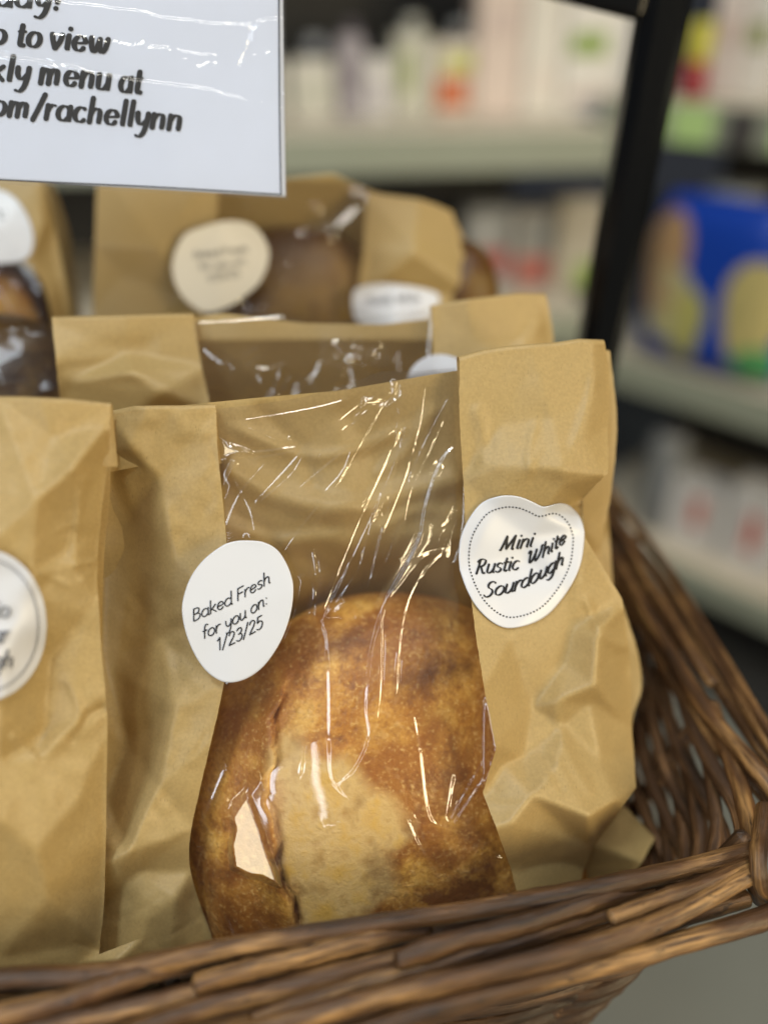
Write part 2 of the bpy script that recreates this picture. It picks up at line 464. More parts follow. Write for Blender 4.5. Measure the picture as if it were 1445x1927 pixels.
def crust(name, tone=1.0, dark_amt=0.5):
    t = NT(name); co = t.coord()
    fl = t.n('ShaderNodeAttribute'); fl.attribute_name = 'flour'
    dk = t.n('ShaderNodeAttribute'); dk.attribute_name = 'burn'
    n1 = t.noise(co, 62, 6, 0.65)
    n2 = t.noise(co, 240, 4, 0.65)
    n3 = t.noise(co, 24, 3, 0.55)
    base = t.ramp(n1, [(0.28, (0.19*tone, 0.058*tone, 0.009*tone)), (0.43, (0.44*tone, 0.190*tone, 0.030*tone)), (0.57, (0.59*tone, 0.315*tone, 0.060*tone)), (0.78, (0.68*tone, 0.44*tone, 0.13*tone))])
    base = t.mix(t.ramp(n3, [(0.46, (0.8, 0.8, 0.8)), (0.57, (0, 0, 0))]), base, (0.26*tone, 0.088*tone, 0.014*tone))
    vo = t.n('ShaderNodeTexVoronoi'); vo.inputs['Scale'].default_value = 330
    dw = t.n('ShaderNodeVectorMath', operation='ADD')
    nz = t.n('ShaderNodeTexNoise'); nz.inputs['Scale'].default_value = 90; t.l(co, nz.inputs['Vector'])
    sc = t.n('ShaderNodeVectorMath', operation='SCALE'); sc.inputs['Scale'].default_value = 0.012
    t.l(nz.outputs['Color'], sc.inputs[0]); t.l(co, dw.inputs[0]); t.l(sc.outputs[0], dw.inputs[1]); t.l(dw.outputs[0], vo.inputs['Vector'])
    blis = t.ramp(vo.outputs['Distance'], [(0.05, (1, 1, 1)), (0.5, (0, 0, 0))])
    sel = t.ramp(t.noise(co, 60, 2), [(0.48, (0, 0, 0)), (0.6, (1, 1, 1))])
    bl = t.mix(1.0, blis, sel, 'MULTIPLY')
    base = t.mix(t.mix(1.0, bl, (0.55, 0.55, 0.55), 'MULTIPLY'), base, (0.60*tone, 0.37*tone, 0.14*tone))
    base = t.mix(t.ramp(n2, [(0.30, (0.6, 0.6, 0.6)), (0.46, (0, 0, 0))]), base, (0.24*tone, 0.09*tone, 0.02*tone))
    n4 = t.noise(co, 620, 3, 0.6)
    base = t.mix(t.ramp(n4, [(0.36, (0.34, 0.34, 0.34)), (0.47, (0, 0, 0))]), base, (0.22*tone, 0.075*tone, 0.012*tone))
    base = t.mix(t.ramp(n4, [(0.56, (0, 0, 0)), (0.70, (0.38, 0.38, 0.38))]), base, (0.86*tone, 0.60*tone, 0.22*tone))
    # floury score, burnt flanks
    flc = t.ramp(t.noise(co, 120, 4), [(0.3, (0.44, 0.27, 0.085)), (0.5, (0.57, 0.39, 0.155)), (0.7, (0.56, 0.345, 0.08))])
    flm = t.mix(1.0, fl.outputs['Fac'], t.ramp(n2, [(0.15, (0.72, 0.72, 0.72)), (0.45, (1, 1, 1))]), 'MULTIPLY')
    base = t.mix(flm, base, flc)
    bm = t.ramp(t.mix(0.5, dk.outputs['Color'], t.ramp(n1, [(0.3, (1, 1, 1)), (0.7, (0, 0, 0))])), [(0.36, (0, 0, 0)), (0.74, (0.94, 0.94, 0.94))])
    base = t.mix(bm, base, (0.10*tone, 0.034*tone, 0.009*tone))
    t.l(base, t.bsdf.inputs['Base Color'])
    t.bsdf.inputs['Roughness'].default_value = 0.40
    t.bsdf.inputs['Specular IOR Level'].default_value = 0.35
    b = t.bump(n4, 0.3, 0.0005); b = t.bump(n2, 0.5, 0.0014, b); b = t.bump(bl, 0.28, 0.0008, b); b = t.bump(t.noise(co, 900, 2), 0.25, 0.0004, b)
    t.l(b, t.bsdf.inputs['Normal'])
    return t.m

M_KRAFT = kraft('kraft_paper')
M_FILM = film('window_film', rough=0.03, boost=2.3)
M_FILM_B = film('window_film_back_rows', rough=0.07, boost=1.5)
M_SLEEVE = film('sign_sleeve_film', rough=0.04, boost=2.0, haze=0.015, bumpd=0.0003)
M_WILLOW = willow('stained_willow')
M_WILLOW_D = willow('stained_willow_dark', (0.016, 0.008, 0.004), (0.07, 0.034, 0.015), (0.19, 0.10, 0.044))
M_CRUST = crust('golden_crust')
M_CRUST_D = crust('dark_crust', 0.22)
M_CRUST_M = crust('brown_crust', 0.6)
M_LABEL = plain('label_paper', (0.52, 0.53, 0.57), 0.38, 0.45, var=0.02)
M_LABEL_WARM_LIT = plain('warm_lit_label_paper', (0.74, 0.70, 0.60), 0.5, 0.4, var=0.02)  # white sticker paper with the warm light put into its colour
M_INK = plain('printing_ink', (0.012, 0.012, 0.014), 0.55, 0.2)
M_INK_GREY = plain('grey_printing_ink', (0.09, 0.09, 0.10), 0.55, 0.2)
M_SHEET = plain('sign_paper', (0.50, 0.555, 0.70), 0.6, 0.3, var=0.02)
M_BLACK = NT('black_enamel')
M_BLACK.bsdf.inputs['Base Color'].default_value = (0.003, 0.0035, 0.0045, 1)
M_BLACK.bsdf.inputs['Roughness'].default_value = 0.22
M_BLACK.bsdf.inputs['Specular IOR Level'].default_value = 0.5
_b = M_BLACK.bump(M_BLACK.noise(M_BLACK.coord(), 180, 3), 0.15, 0.0006)
M_BLACK.l(_b, M_BLACK.bsdf.inputs['Normal'])
M_BLACK = M_BLACK.m

# ---------------------------------------------------------------- stroke lettering
def arc(cx, cy, rx, ry, a0, a1, n=10):
    return [(cx+rx*math.cos(math.radians(a)), cy+ry*math.sin(math.radians(a))) for a in np.linspace(a0, a1, n)]
G = {}
G['o'] = (1.0, [arc(.47, .5, .42, .5, 90, 450, 18)])
G['a'] = (1.0, [arc(.44, .5, .40, .5, 40, 322, 14), [(.84, 1.0), (.83, .5), (.86, .05), (.98, .02)]])
G['d'] = (1.0, [arc(.44, .5, .40, .5, 40, 322, 14), [(.84, 1.75), (.84, .9), (.85, .05), (.98, .02)]])
G['g'] = (1.0, [arc(.44, .5, .40, .5, 40, 322, 14), [(.84, 1.0), (.84, .3), (.82, -.35), (.62, -.66), (.30, -.68), (.08, -.5)]])
G['e'] = (.95, [[(.10, .50), (.45, .52), (.80, .58)] + arc(.45, .5, .38, .5, 30, 325, 14)])
G['c'] = (.88, [arc(.46, .5, .40, .5, 50, 318, 14)])
G['n'] = (1.0, [[(.10, 1.0), (.11, .5), (.11, 0)], [(.11, .55), (.25, .86), (.50, 1.0), (.72, .88), (.77, .55), (.78, .08), (.90, .02)]])
G['ñ'] = (1.0, G['n'][1] + [[(.18, 1.32), (.34, 1.46), (.52, 1.34), (.70, 1.46)]])
G['m'] = (1.5, [[(.10, 1.0), (.11, .5), (.11, 0)], [(.11, .55), (.22, .86), (.42, 1.0), (.60, .88), (.65, .5), (.65, 0)], [(.65, .55), (.77, .86), (.97, 1.0), (1.16, .88), (1.20, .5), (1.21, .08), (1.34, .02)]])
G['h'] = (1.0, [[(.12, 1.75), (.12, .9), (.12, 0)], [(.12, .55), (.25, .86), (.50, 1.0), (.71, .88), (.76, .55), (.77, .08), (.90, .02)]])
G['r'] = (.72, [[(.10, 1.0), (.11, .5), (.11, 0)], [(.11, .5), (.22, .82), (.42, 1.0), (.66, .97)]])
G['u'] = (1.0, [[(.10, 1.0), (.10, .45), (.16, .10), (.38, 0), (.62, .12), (.78, .42)], [(.79, 1.0), (.79, .5), (.81, .06), (.94, .02)]])
G['i'] = (.45, [[(.16, 1.0), (.16, .45), (.18, .06), (.32, .02)], [(.19, 1.42), (.20, 1.47)]])
G['l'] = (.45, [[(.16, 1.75), (.16, .6), (.18, .08), (.32, .02)]])
G['t'] = (.66, [[(.26, 1.45), (.25, .7), (.26, .16), (.40, .0), (.58, .08)], [(.02, 1.0), (.30, 1.0), (.56, 1.02)]])
G['k'] = (.92, [[(.12, 1.75), (.12, .9), (.12, 0)], [(.74, 1.0), (.45, .72), (.14, .46)], [(.30, .58), (.55, .28), (.84, .0)]])
G['s'] = (.80, [[(.68, .86), (.50, 1.0), (.24, .97), (.13, .78), (.25, .60), (.50, .47), (.66, .28), (.54, .06), (.28, 0), (.08, .14)]])
G['y'] = (.95, [[(.08, 1.0), (.12, .55), (.30, .22), (.55, .25), (.78, .55)], [(.80, 1.0), (.78, .3), (.66, -.35), (.42, -.66), (.12, -.60)]])
G['v'] = (.90, [[(.06, 1.0), (.20, .5), (.40, .0)], [(.40, .0), (.66, .5), (.76, 1.0)]])
G['w'] = (1.35, [[(.06, 1.0), (.15, .45), (.34, .02), (.54, .30), (.66, .95)], [(.66, .95), (.72, .35), (.92, .02), (1.12, .35), (1.20, 1.0)]])
G['f'] = (.66, [[(.68, 1.66), (.48, 1.76), (.30, 1.58), (.26, 1.1), (.25, 0)], [(.02, 1.0), (.30, 1.0), (.56, 1.0)]])
G['F'] = (.95, [[(.14, 1.6), (.14, .8), (.14, 0)], [(.14, 1.6), (.5, 1.6), (.86, 1.6)], [(.14, .86), (.45, .86), (.74, .86)]])
G['B'] = (1.1, [[(.14, 1.6), (.14, .8), (.14, 0)], [(.14, 1.6), (.55, 1.58), (.80, 1.36), (.72, 1.0), (.45, .86), (.14, .86)], [(.45, .86), (.80, .76), (.93, .43), (.75, .08), (.45, 0), (.14, 0)]])
G['M'] = (1.75, [[(.04, .06), (.14, .02), (.24, .5), (.38, 1.56)], [(.38, 1.56), (.56, .75), (.72, .10)], [(.72, .10), (1.0, .8), (1.30, 1.56)], [(1.30, 1.56), (1.32, .8), (1.36, .06), (1.52, .06)]])
G['R'] = (1.25, [[(.24, 1.55), (.24, .8), (.20, 0)], [(.02, 1.34), (.20, 1.56), (.55, 1.62), (.88, 1.42), (.82, 1.0), (.52, .80), (.26, .78)], [(.50, .80), (.72, .38), (.92, .02), (1.12, .06)]])
G['W'] = (1.8, [[(.02, 1.30), (.14, 1.52), (.28, 1.40), (.26, .7), (.34, .08), (.60, .22), (.86, .9), (.92, 1.4)], [(.92, 1.4), (.88, .6), (1.00, .04), (1.30, .3), (1.52, 1.0), (1.50, 1.5), (1.64, 1.56)]])
G['S'] = (1.15, [[(.98, 1.42), (.78, 1.62), (.44, 1.58), (.28, 1.28), (.42, .98), (.76, .74), (.88, .42), (.72, .08), (.36, -.02), (.08, .22)]])
G['1'] = (.72, [[(.12, 1.28), (.42, 1.6)], [(.42, 1.6), (.42, .8), (.42, 0)]])
G['2'] = (.95, [[(.12, 1.25), (.26, 1.54), (.55, 1.6), (.78, 1.32), (.66, .88), (.36, .42), (.10, .02)], [(.10, .02), (.5, .02), (.86, .02)]])
G['3'] = (.95, [[(.14, 1.40), (.38, 1.6), (.68, 1.52), (.76, 1.2), (.58, .92), (.34, .86)], [(.34, .86), (.66, .80), (.82, .46), (.64, .08), (.34, 0), (.10, .18)]])
G['5'] = (.95, [[(.76, 1.6), (.5, 1.6), (.24, 1.6)], [(.24, 1.6), (.20, 1.2), (.17, .88)], [(.17, .88), (.45, 1.02), (.76, .84), (.82, .46), (.64, .08), (.34, 0), (.10, .16)]])
G['/'] = (.72, [[(.02, -.15), (.32, .75), (.62, 1.72)]])
G[':'] = (.45, [[(.19, .10), (.20, .15)], [(.19, .86), (.20, .91)]])
G['!'] = (.45, [[(.22, 1.7), (.21, 1.1), (.19, .5)], [(.18, .06), (.19, .11)]])
G['.'] = (.4, [[(.18, .06), (.19, .11)]])
G[' '] = (.55, [])

def text_px(s, base, xh, weight, nib=None, slant=0.0, upvec=None, cond=1.0):
    """stroke lettering along a pixel baseline; returns list of (N,2) left/right ribbons.  xh: x-height in px (start, end)"""
    adv = [G[c][0] for c in s]; tot = sum(adv)
    B = resample(base, 200, len(base) > 2)
    dl = np.concatenate([[0], np.cumsum(np.linalg.norm(np.diff(B, axis=0), axis=1))]); dl /= dl[-1]
    def place(p):
        q = np.clip((p[:, 0]+slant*p[:, 1])/tot, -0.05, 1.05)
        bx = np.interp(q, dl, B[:, 0]); by = np.interp(q, dl, B[:, 1])
        ext = (q-np.clip(q, 0, 1))
        d = B[-1]-B[0]
        bx = bx+ext*d[0]; by = by+ext*d[1]
        t0 = B[np.minimum((np.clip(q, 0, 1)*199).astype(int)+1, 199)]-B[np.maximum((np.clip(q, 0, 1)*199).astype(int)-1, 0)]
        t0 = t0/np.linalg.norm(t0, axis=1)[:, None]
        upn = np.stack([t0[:, 1], -t0[:, 0]], 1) if upvec is None else np.tile(np.array(upvec), (len(p), 1))
        sz = xh[0]+(xh[1]-xh[0])*np.clip(q, 0, 1)
        return np.stack([bx, by], 1)+upn*(p[:, 1]*sz)[:, None]
    out = []
    x = 0
    for c, a in zip(s, adv):
        for st in G[c][1]:
            p = resample(st, max(6, len(st)*5)) if len(st) > 2 else resample(st, 5, False)
            p = p*np.array([cond, 1])+np.array([x, 0])
            q = place(p)
            T = np.gradient(q, axis=0); T /= np.linalg.norm(T, axis=1)[:, None]+1e-9
            Nn = np.stack([-T[:, 1], T[:, 0]], 1)
            w = np.full(len(q), weight)
            if nib is not None:
                ang = np.arctan2(T[:, 1], T[:, 0])
                w = weight*(nib[1]+(1-nib[1])*np.abs(np.sin(ang-math.radians(nib[0]))))
            # round ends
            e0 = q[0]-T[0]*w[0]*0.35; e1 = q[-1]+T[-1]*w[-1]*0.35
            Q = np.concatenate([[e0], q, [e1]]); Nn = np.concatenate([[Nn[0]], Nn, [Nn[-1]]])
            w = np.concatenate([[w[0]*0.5], w, [w[-1]*0.5]])
            out.append((Q+Nn*w[:, None]/2, Q-Nn*w[:, None]/2))
        x += a
    return out
def lettering(name, ribbons, surf, mat, parent, lift=0.00012):
    V = []; faces = []
    for k, (a, b) in enumerate(ribbons):
        px = np.stack([a[:, 0], b[:, 0]], 1).ravel(); py = np.stack([a[:, 1], b[:, 1]], 1).ravel()
        P = surf(px, py, lift+0.000004*(k % 7))
        o = sum(len(v) for v in V)
        V.append(P)
        for i in range(len(a)-1):
            faces.append((o+2*i, o+2*i+1, o+2*i+3, o+2*i+2))
    return mesh_obj(name, np.concatenate(V), faces, mat, parent, smooth=False)
def dots_px(outline_c, outline, rho, n, size, frac0=0, frac1=1):
    O = resample(list(outline)+[outline[0]], 361)
    c = np.array(outline_c)
    out = []
    seg = np.concatenate([[0], np.cumsum(np.linalg.norm(np.diff(O, axis=0), axis=1))]); seg /= seg[-1]
    for k in range(n):
        t = frac0+(frac1-frac0)*k/n
        p = np.array([np.interp(t, seg, O[:, 0]), np.interp(t, seg, O[:, 1])]); p2 = np.array([np.interp((t+.004) % 1, seg, O[:, 0]), np.interp((t+.004) % 1, seg, O[:, 1])])
        d = p2-p; d /= np.linalg.norm(d)+1e-9
        q = c+(p-c)*rho
        L = np.array([q-d*size*0.5, q-d*size*0.25, q+d*size*0.25, q+d*size*0.5])
        nn = np.array([-d[1], d[0]])*size*0.42
        w = np.array([0.5, 1, 1, 0.5])[:, None]
        out.append((L+nn*w, L-nn*w))
    return out
def sticker(parent, surf, outline, centre, mat, name='sticker', lift=0.0004, rings=40, smooth=True):
    """round paper label following surf; outline in px"""
    O = resample(list(outline)+[outline[0]], 97, smooth)[:-1]
    c = np.array(centre, float)
    rr = np.linspace(0, 1, rings)
    P = c+(O[None]-c)*rr[1:, None, None]
    px = np.concatenate([[c[0]], P[..., 0].ravel()]); py = np.concatenate([[c[1]], P[..., 1].ravel()])
    V = surf(px, py, lift)
    # turned-down rim gives the label its thickness
    rim = surf(O[:, 0], O[:, 1], lift-0.00025)
    V = np.concatenate([V, rim])
    n = len(O); faces = []
    for k in range(n):
        faces.append((0, 1+(k+1) % n, 1+k))
    for r in range(rings-1):
        for k in range(n):
            k2 = (k+1) % n
            faces.append((1+r*n+k, 1+r*n+k2, 1+(r+1)*n+k2, 1+(r+1)*n+k))
    return mesh_obj(name, V, faces, mat, parent)
def ell(cx, cy, rx, ry, rot=0, n=24):
    a = np.linspace(0, 2*math.pi, n, endpoint=False); r = math.radians(rot)
    return [(cx+rx*math.cos(t)*math.cos(r)-ry*math.sin(t)*math.sin(r), cy+rx*math.cos(t)*math.sin(r)+ry*math.sin(t)*math.cos(r)) for t in a]

# ---------------------------------------------------------------- loaf
class Loaf:
    def __init__(self, plane, px, py, h, ru, rv, rn, pw=2.3):
        self.p = plane; self.c = plane.pt(np.array(px), np.array(py), np.array(h))
        self.ru, self.rv, self.rn, self.pw = ru, rv, rn, pw
        self.cu, self.cv, self.ch = plane.local(self.c)
    def front(self, P):
        u, v, _ = self.p.local(P)
        q = np.abs((u-self.cu)/self.ru)**self.pw+np.abs((v-self.cv)/self.rv)**self.pw
        return np.where(q < 1, self.ch+self.rn*np.clip(1-q, 0, 1)**(1/self.pw), -1.0)
    def mesh(self, nu=180, nv=120, seed=3, deform=None):
        a = np.linspace(0, 2*math.pi, nu, endpoint=False); b = np.linspace(-math.pi/2, math.pi/2, nv)
        A, B = np.meshgrid(a, b)
        e = 2/self.pw
        sg = lambda x, p: np.sign(x)*np.abs(x)**p
        cu = sg(np.cos(B), e)
        U = self.ru*cu*sg(np.cos(A), e); V = self.rv*cu*sg(np.sin(A), e); N = self.rn*sg(np.sin(B), e)
        d = 0.012*noise2(nu, nv, 7, seed)+0.006*noise2(nu, nv, 19, seed+1)
        d[:, -8:] = d[:, -8:]*np.linspace(1, 0, 8)+d[:, :1]*np.linspace(0, 1, 8)
        f = 1+d
        P = self.c+(U*f)[..., None]*self.p.r+(V*f)[..., None]*self.p.v+(N*f)[..., None]*self.p.n
        if deform is not None: P = deform(P)
        faces = []
        for j in range(nv-1):
            for i in range(nu):
                i2 = (i+1) % nu
                faces.append((j*nu+i, j*nu+i2, (j+1)*nu+i2, (j+1)*nu+i))
        return P.reshape(-1, 3), faces

def poly_mask(px, py, poly, soft):
    """soft inside mask of a pixel polygon"""
    poly = np.asarray(poly, float); n = len(poly)
    best = np.full(px.shape, 1e9); ins = np.zeros(px.shape, bool)
    for k in range(n):
        a = poly[k]; b = poly[(k+1) % n]; d = b-a
        s = np.clip(((px-a[0])*d[0]+(py-a[1])*d[1])/(d @ d+1e-9), 0, 1)
        best = np.minimum(best, np.hypot(px-a[0]-s*d[0], py-a[1]-s*d[1]))
        c = (a[1] > py) != (b[1] > py)
        xs = a[0]+(py-a[1])*d[0]/(d[1] if abs(d[1]) > 1e-9 else 1e-9)
        ins ^= c & (px < xs)
    return np.clip(np.where(ins, best, -best)/soft*0.5+0.5, 0, 1)
def line_dist(px, py, pts):
    L = resample(pts, len(pts)*6)
    best = np.full(px.shape, 1e9); side = np.zeros(px.shape)
    for k in range(len(L)-1):
        a, b = L[k], L[k+1]; d = b-a
        s = np.clip(((px-a[0])*d[0]+(py-a[1])*d[1])/(d @ d+1e-9), 0, 1)
        q = np.hypot(px-a[0]-s*d[0], py-a[1]-s*d[1])
        m = q < best
        best[m] = q[m]; side[m] = np.sign(d[0]*(py-a[1])-d[1]*(px-a[0]))[m]
    return best, side

def lamp_points(name, n=9):
    o = bpy.data.objects[name]; R = o.rotation_euler.to_matrix()
    ax = np.array(R.col[1]); c = np.array(o.location)
    return [c+ax*o.data.size_y*t for t in np.linspace(-0.42, 0.42, n)]
def facet(hf, plane, poly, lamp, soft=10, lift=0.0):
    """a flat crinkle in the film, tilted so that it catches the named lamp"""
    c = np.mean(np.asarray(poly, float), axis=0)
    h0 = float(hf(c[0], c[1]))+lift
    P = plane.pt(c[0], c[1], h0)
    w = CAM-P; w /= np.linalg.norm(w)
    best = None
    for L in (lamp_points(lamp) if 'strip' in lamp else lamp_points(lamp, 3)[1:2]):
        l = L-P; l /= np.linalg.norm(l); m = w+l
        hu = -(m @ plane.r)/(m @ plane.n); hv = -(m @ plane.v)/(m @ plane.n)
        if best is None or hu*hu+hv*hv < best[0]: best = (hu*hu+hv*hv, hu, hv)
    u0, v0, _ = plane.local(P)
    Q = plane.pt(hf.X, hf.Y, hf.Z)
    u, v, _ = plane.local(Q)
    m = poly_mask(hf.X, hf.Y, poly, soft)
    hf.Z = hf.Z*(1-m)+(h0+best[1]*(u-u0)+best[2]*(v-v0))*m
LAMPS = {'cool': ('cool_ceiling_strip', 'cool_glint_lamp', 'cool_glint_panel'), 'warm': ('warm_glint_lamp', 'warm_right_lamp', 'warm_glare_panel', 'overhead_glint_lamp')}
LAMPS['any'] = LAMPS['cool']+LAMPS['warm']
def lamp_error(P, R, names):
    """angle by which rays R from P miss the nearest of the named lamps"""
    best = np.full(len(R), 9.0)
    for nm in names:
        for q in lamp_points(nm, 41 if 'strip' in nm else 7):
            l = q-P; l /= np.linalg.norm(l)
            best = np.minimum(best, np.arccos(np.clip(R @ l, -1, 1)))
    return best
def glint(hf, plane, pts, kind, w=4.0, gain=1.0, base=None):
    """a taut crease in clear film: one narrow face whose slope mirrors one of the lamps to the eye"""
    w = w*1.2
    bs = base or hf
    n = max(6, int(sum(math.dist(pts[k], pts[k+1]) for k in range(len(pts)-1))/16))
    L = resample(pts, n)
    T = np.gradient(L, axis=0); T /= np.linalg.norm(T, axis=1)[:, None]
    N2 = np.stack([-T[:, 1], T[:, 0]], 1)
    ph = np.radians(np.arange(-58, 59, 1.0))
    S = np.zeros(n); G0 = np.zeros(n); err = {k: np.zeros((n, len(ph))) for k in (kind, 'any')}
    for i in range(n):
        p = L[i]; hh = float(bs(*p))
        P = plane.pt(p[0], p[1], hh)
        Tn = plane.pt(*(p+T[i]*4), float(bs(*(p+T[i]*4))))-plane.pt(*(p-T[i]*4), float(bs(*(p-T[i]*4))))
        ax = Tn/np.linalg.norm(Tn)
        Q = plane.pt(*(p+N2[i]*3), hh)-plane.pt(*(p-N2[i]*3), hh)
        n0 = plane.n-ax*(plane.n @ ax); n0 /= np.linalg.norm(n0)
        s = np.cross(ax, n0); s *= np.sign(s @ Q)
        S[i] = (Q @ s)/6
        G0[i] = (float(bs(*(p+N2[i]*4)))-float(bs(*(p-N2[i]*4))))/(8*S[i])
        d = P-CAM; d /= np.linalg.norm(d)
        nn = n0*np.cos(ph)[:, None]-s*np.sin(ph)[:, None]
        R = d-2*(nn @ d)[:, None]*nn
        for k in err: err[k][i] = lamp_error(P, R, LAMPS[k])+0.03*np.abs(ph-math.atan(G0[i]))
    best = None
    for k in (kind, 'any'):
        for sg in (-1, 1):
            m = np.where(np.sign(ph)*sg >= 0, 0, 9)[None]+err[k]
            j = np.argmin(m, axis=1); e = np.minimum(m[np.arange(n), j], 0.3).mean()+(0.06 if k == 'any' else 0)
            if best is None or e < best[0]: best = (e, j)
    K = np.tan(ph[best[1]])-G0
    E = np.degrees(np.array([best[0]]))
    K = np.convolve(np.pad(K, 1, 'edge'), [.2, .6, .2], 'valid')*gain
    x0 = L[:, 0].min()-5*w; x1 = L[:, 0].max()+5*w; y0 = L[:, 1].min()-5*w; y1 = L[:, 1].max()+5*w
    i0 = max(0, int((x0-hf.x0)/hf.s)); i1 = min(hf.nx, int((x1-hf.x0)/hf.s)+2)
    j0 = max(0, int((y0-hf.y0)/hf.s)); j1 = min(hf.ny, int((y1-hf.y0)/hf.s)+2)
    X = hf.X[j0:j1, i0:i1]; Y = hf.Y[j0:j1, i0:i1]
    best = np.full(X.shape, 1e9); sd = np.zeros(X.shape); tt = np.zeros(X.shape)
    for k in range(n-1):
        a, b = L[k], L[k+1]; dd = b-a
        s = np.clip(((X-a[0])*dd[0]+(Y-a[1])*dd[1])/(dd @ dd+1e-9), 0, 1)
        qx, qy = X-a[0]-s*dd[0], Y-a[1]-s*dd[1]
        q = np.hypot(qx, qy); m = q < best
        best[m] = q[m]; tt[m] = (k+s)[m]; sd[m] = (qx*N2[k, 0]+qy*N2[k, 1])[m]
    kk = np.interp(tt, np.arange(n), K*S)
    env = np.clip(np.minimum(tt, n-1-tt)/(0.06*n)+0.15, 0, 1)
    r = best; h2 = w/2
    prof = np.where(r < h2, r, h2*np.exp(-(np.maximum(r, h2)-h2)/(1.3*w)))*np.sign(sd)
    hf.Z[j0:j1, i0:i1] += kk*prof*np.where(r < 5*w, 1, 0)*env
    return float(E[0])
def surf_of(plane, hf, add=0.0):
    return lambda px, py, lift: plane.pt(px, py, hf(px, py)+add+lift)

# ================================================================= floor
V, f = box_mesh((0, 1.5, -0.05), (14, 12, 0.05))
fl = NT('floor_tile'); fco = fl.coord()
fn = fl.noise(fco, 3, 4)
fl.l(fl.mix(fn, (0.16, 0.17, 0.155), (0.24, 0.25, 0.23)), fl.bsdf.inputs['Base Color']); fl.bsdf.inputs['Roughness'].default_value = 0.35
o = mesh_obj('floor', V, f, fl.m, smooth=False); o['kind'] = 'structure'

# ================================================================= wicker basket
ZR = -0.267                                                    # rim height below the camera
bk = thing('wicker_basket', 'dark brown woven willow basket holding all the paper bread bags', 'basket', CAM+np.array([-0.09, 0.30, -0.405]))
def wall_loop(d, n=400, off=None):
    FR = (0.138-0.41*d, 0.197+0.02*d); BR = (0.147-0.41*d, 0.475-0.12*d); BL = (-0.36+0.35*d, 0.40-0.12*d); FL = (-0.345+0.35*d, 0.112+0.02*d)
    C = np.array([FR, BR, BL, FL]); r = 0.022
    pts = []
    for k in range(4):
        p, a, b = C[k], C[k-1], C[(k+1) % 4]
        da = (a-p)/np.linalg.norm(a-p); db = (b-p)/np.linalg.norm(b-p)
        for t in np.linspace(0, 1, 9):
            pts.append((1-t)**2*(p+da*r*1.6)+2*t*(1-t)*p+t*t*(p+db*r*1.6))
    pts.append(pts[0])
    pts = np.array(pts)
    s = np.concatenate([[0], np.cumsum(np.linalg.norm(np.diff(pts, axis=0), axis=1))])
    q = np.linspace(0, s[-1], n)
    xy = np.stack([np.interp(q, s, pts[:, 0]), np.interp(q, s, pts[:, 1])], 1)
    t = np.gradient(xy, axis=0); t /= np.linalg.norm(t, axis=1)[:, None]
    return xy, np.stack([t[:, 1], -t[:, 0]], 1), q, s[-1]
NST = 22
for k in range(23):
    d = 0.006+0.0053*k
    xy, nn, q, L = wall_loop(d)
    ph = math.pi*(k % 2)
    r = np.random.default_rng(100+k)
    w = 0.0032*np.sin(q/L*math.pi*NST+ph)
    z = ZR-d+0.0012*np.interp(q, np.linspace(0, L, 40), r.normal(size=40))
    path = np.concatenate([xy+nn*w[:, None], z[:, None]], 1)+CAM
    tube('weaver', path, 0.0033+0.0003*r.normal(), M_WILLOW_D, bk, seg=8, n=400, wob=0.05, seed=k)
for k in range(NST):
    pts = []
    for d in np.linspace(-0.002, 0.135, 7):
        xy, nn, q, L = wall_loop(d)
        i = int((k+0.5)/NST*399)
        pts.append([*xy[i], ZR-d])
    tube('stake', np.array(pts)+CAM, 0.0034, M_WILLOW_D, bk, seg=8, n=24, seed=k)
xy, nn, q, L = wall_loop(0.128, 60)
bv = np.concatenate([np.concatenate([xy, np.full((60, 1), ZR-0.134)], 1), [[-0.09, 0.29, ZR-0.134]]])+CAM
bv2 = bv.copy(); bv2[:, 2] -= 0.006
bf = [(k, (k+1) % 60, 60) for k in range(60)]+[((k+1) % 60+61, k+61, 121) for k in range(60)]+[(k, k+61, (k+1) % 60+61, (k+1) % 60) for k in range(60)]
mesh_obj('base_panel', np.concatenate([bv, bv2]), bf, M_WILLOW_D, bk, smooth=False)
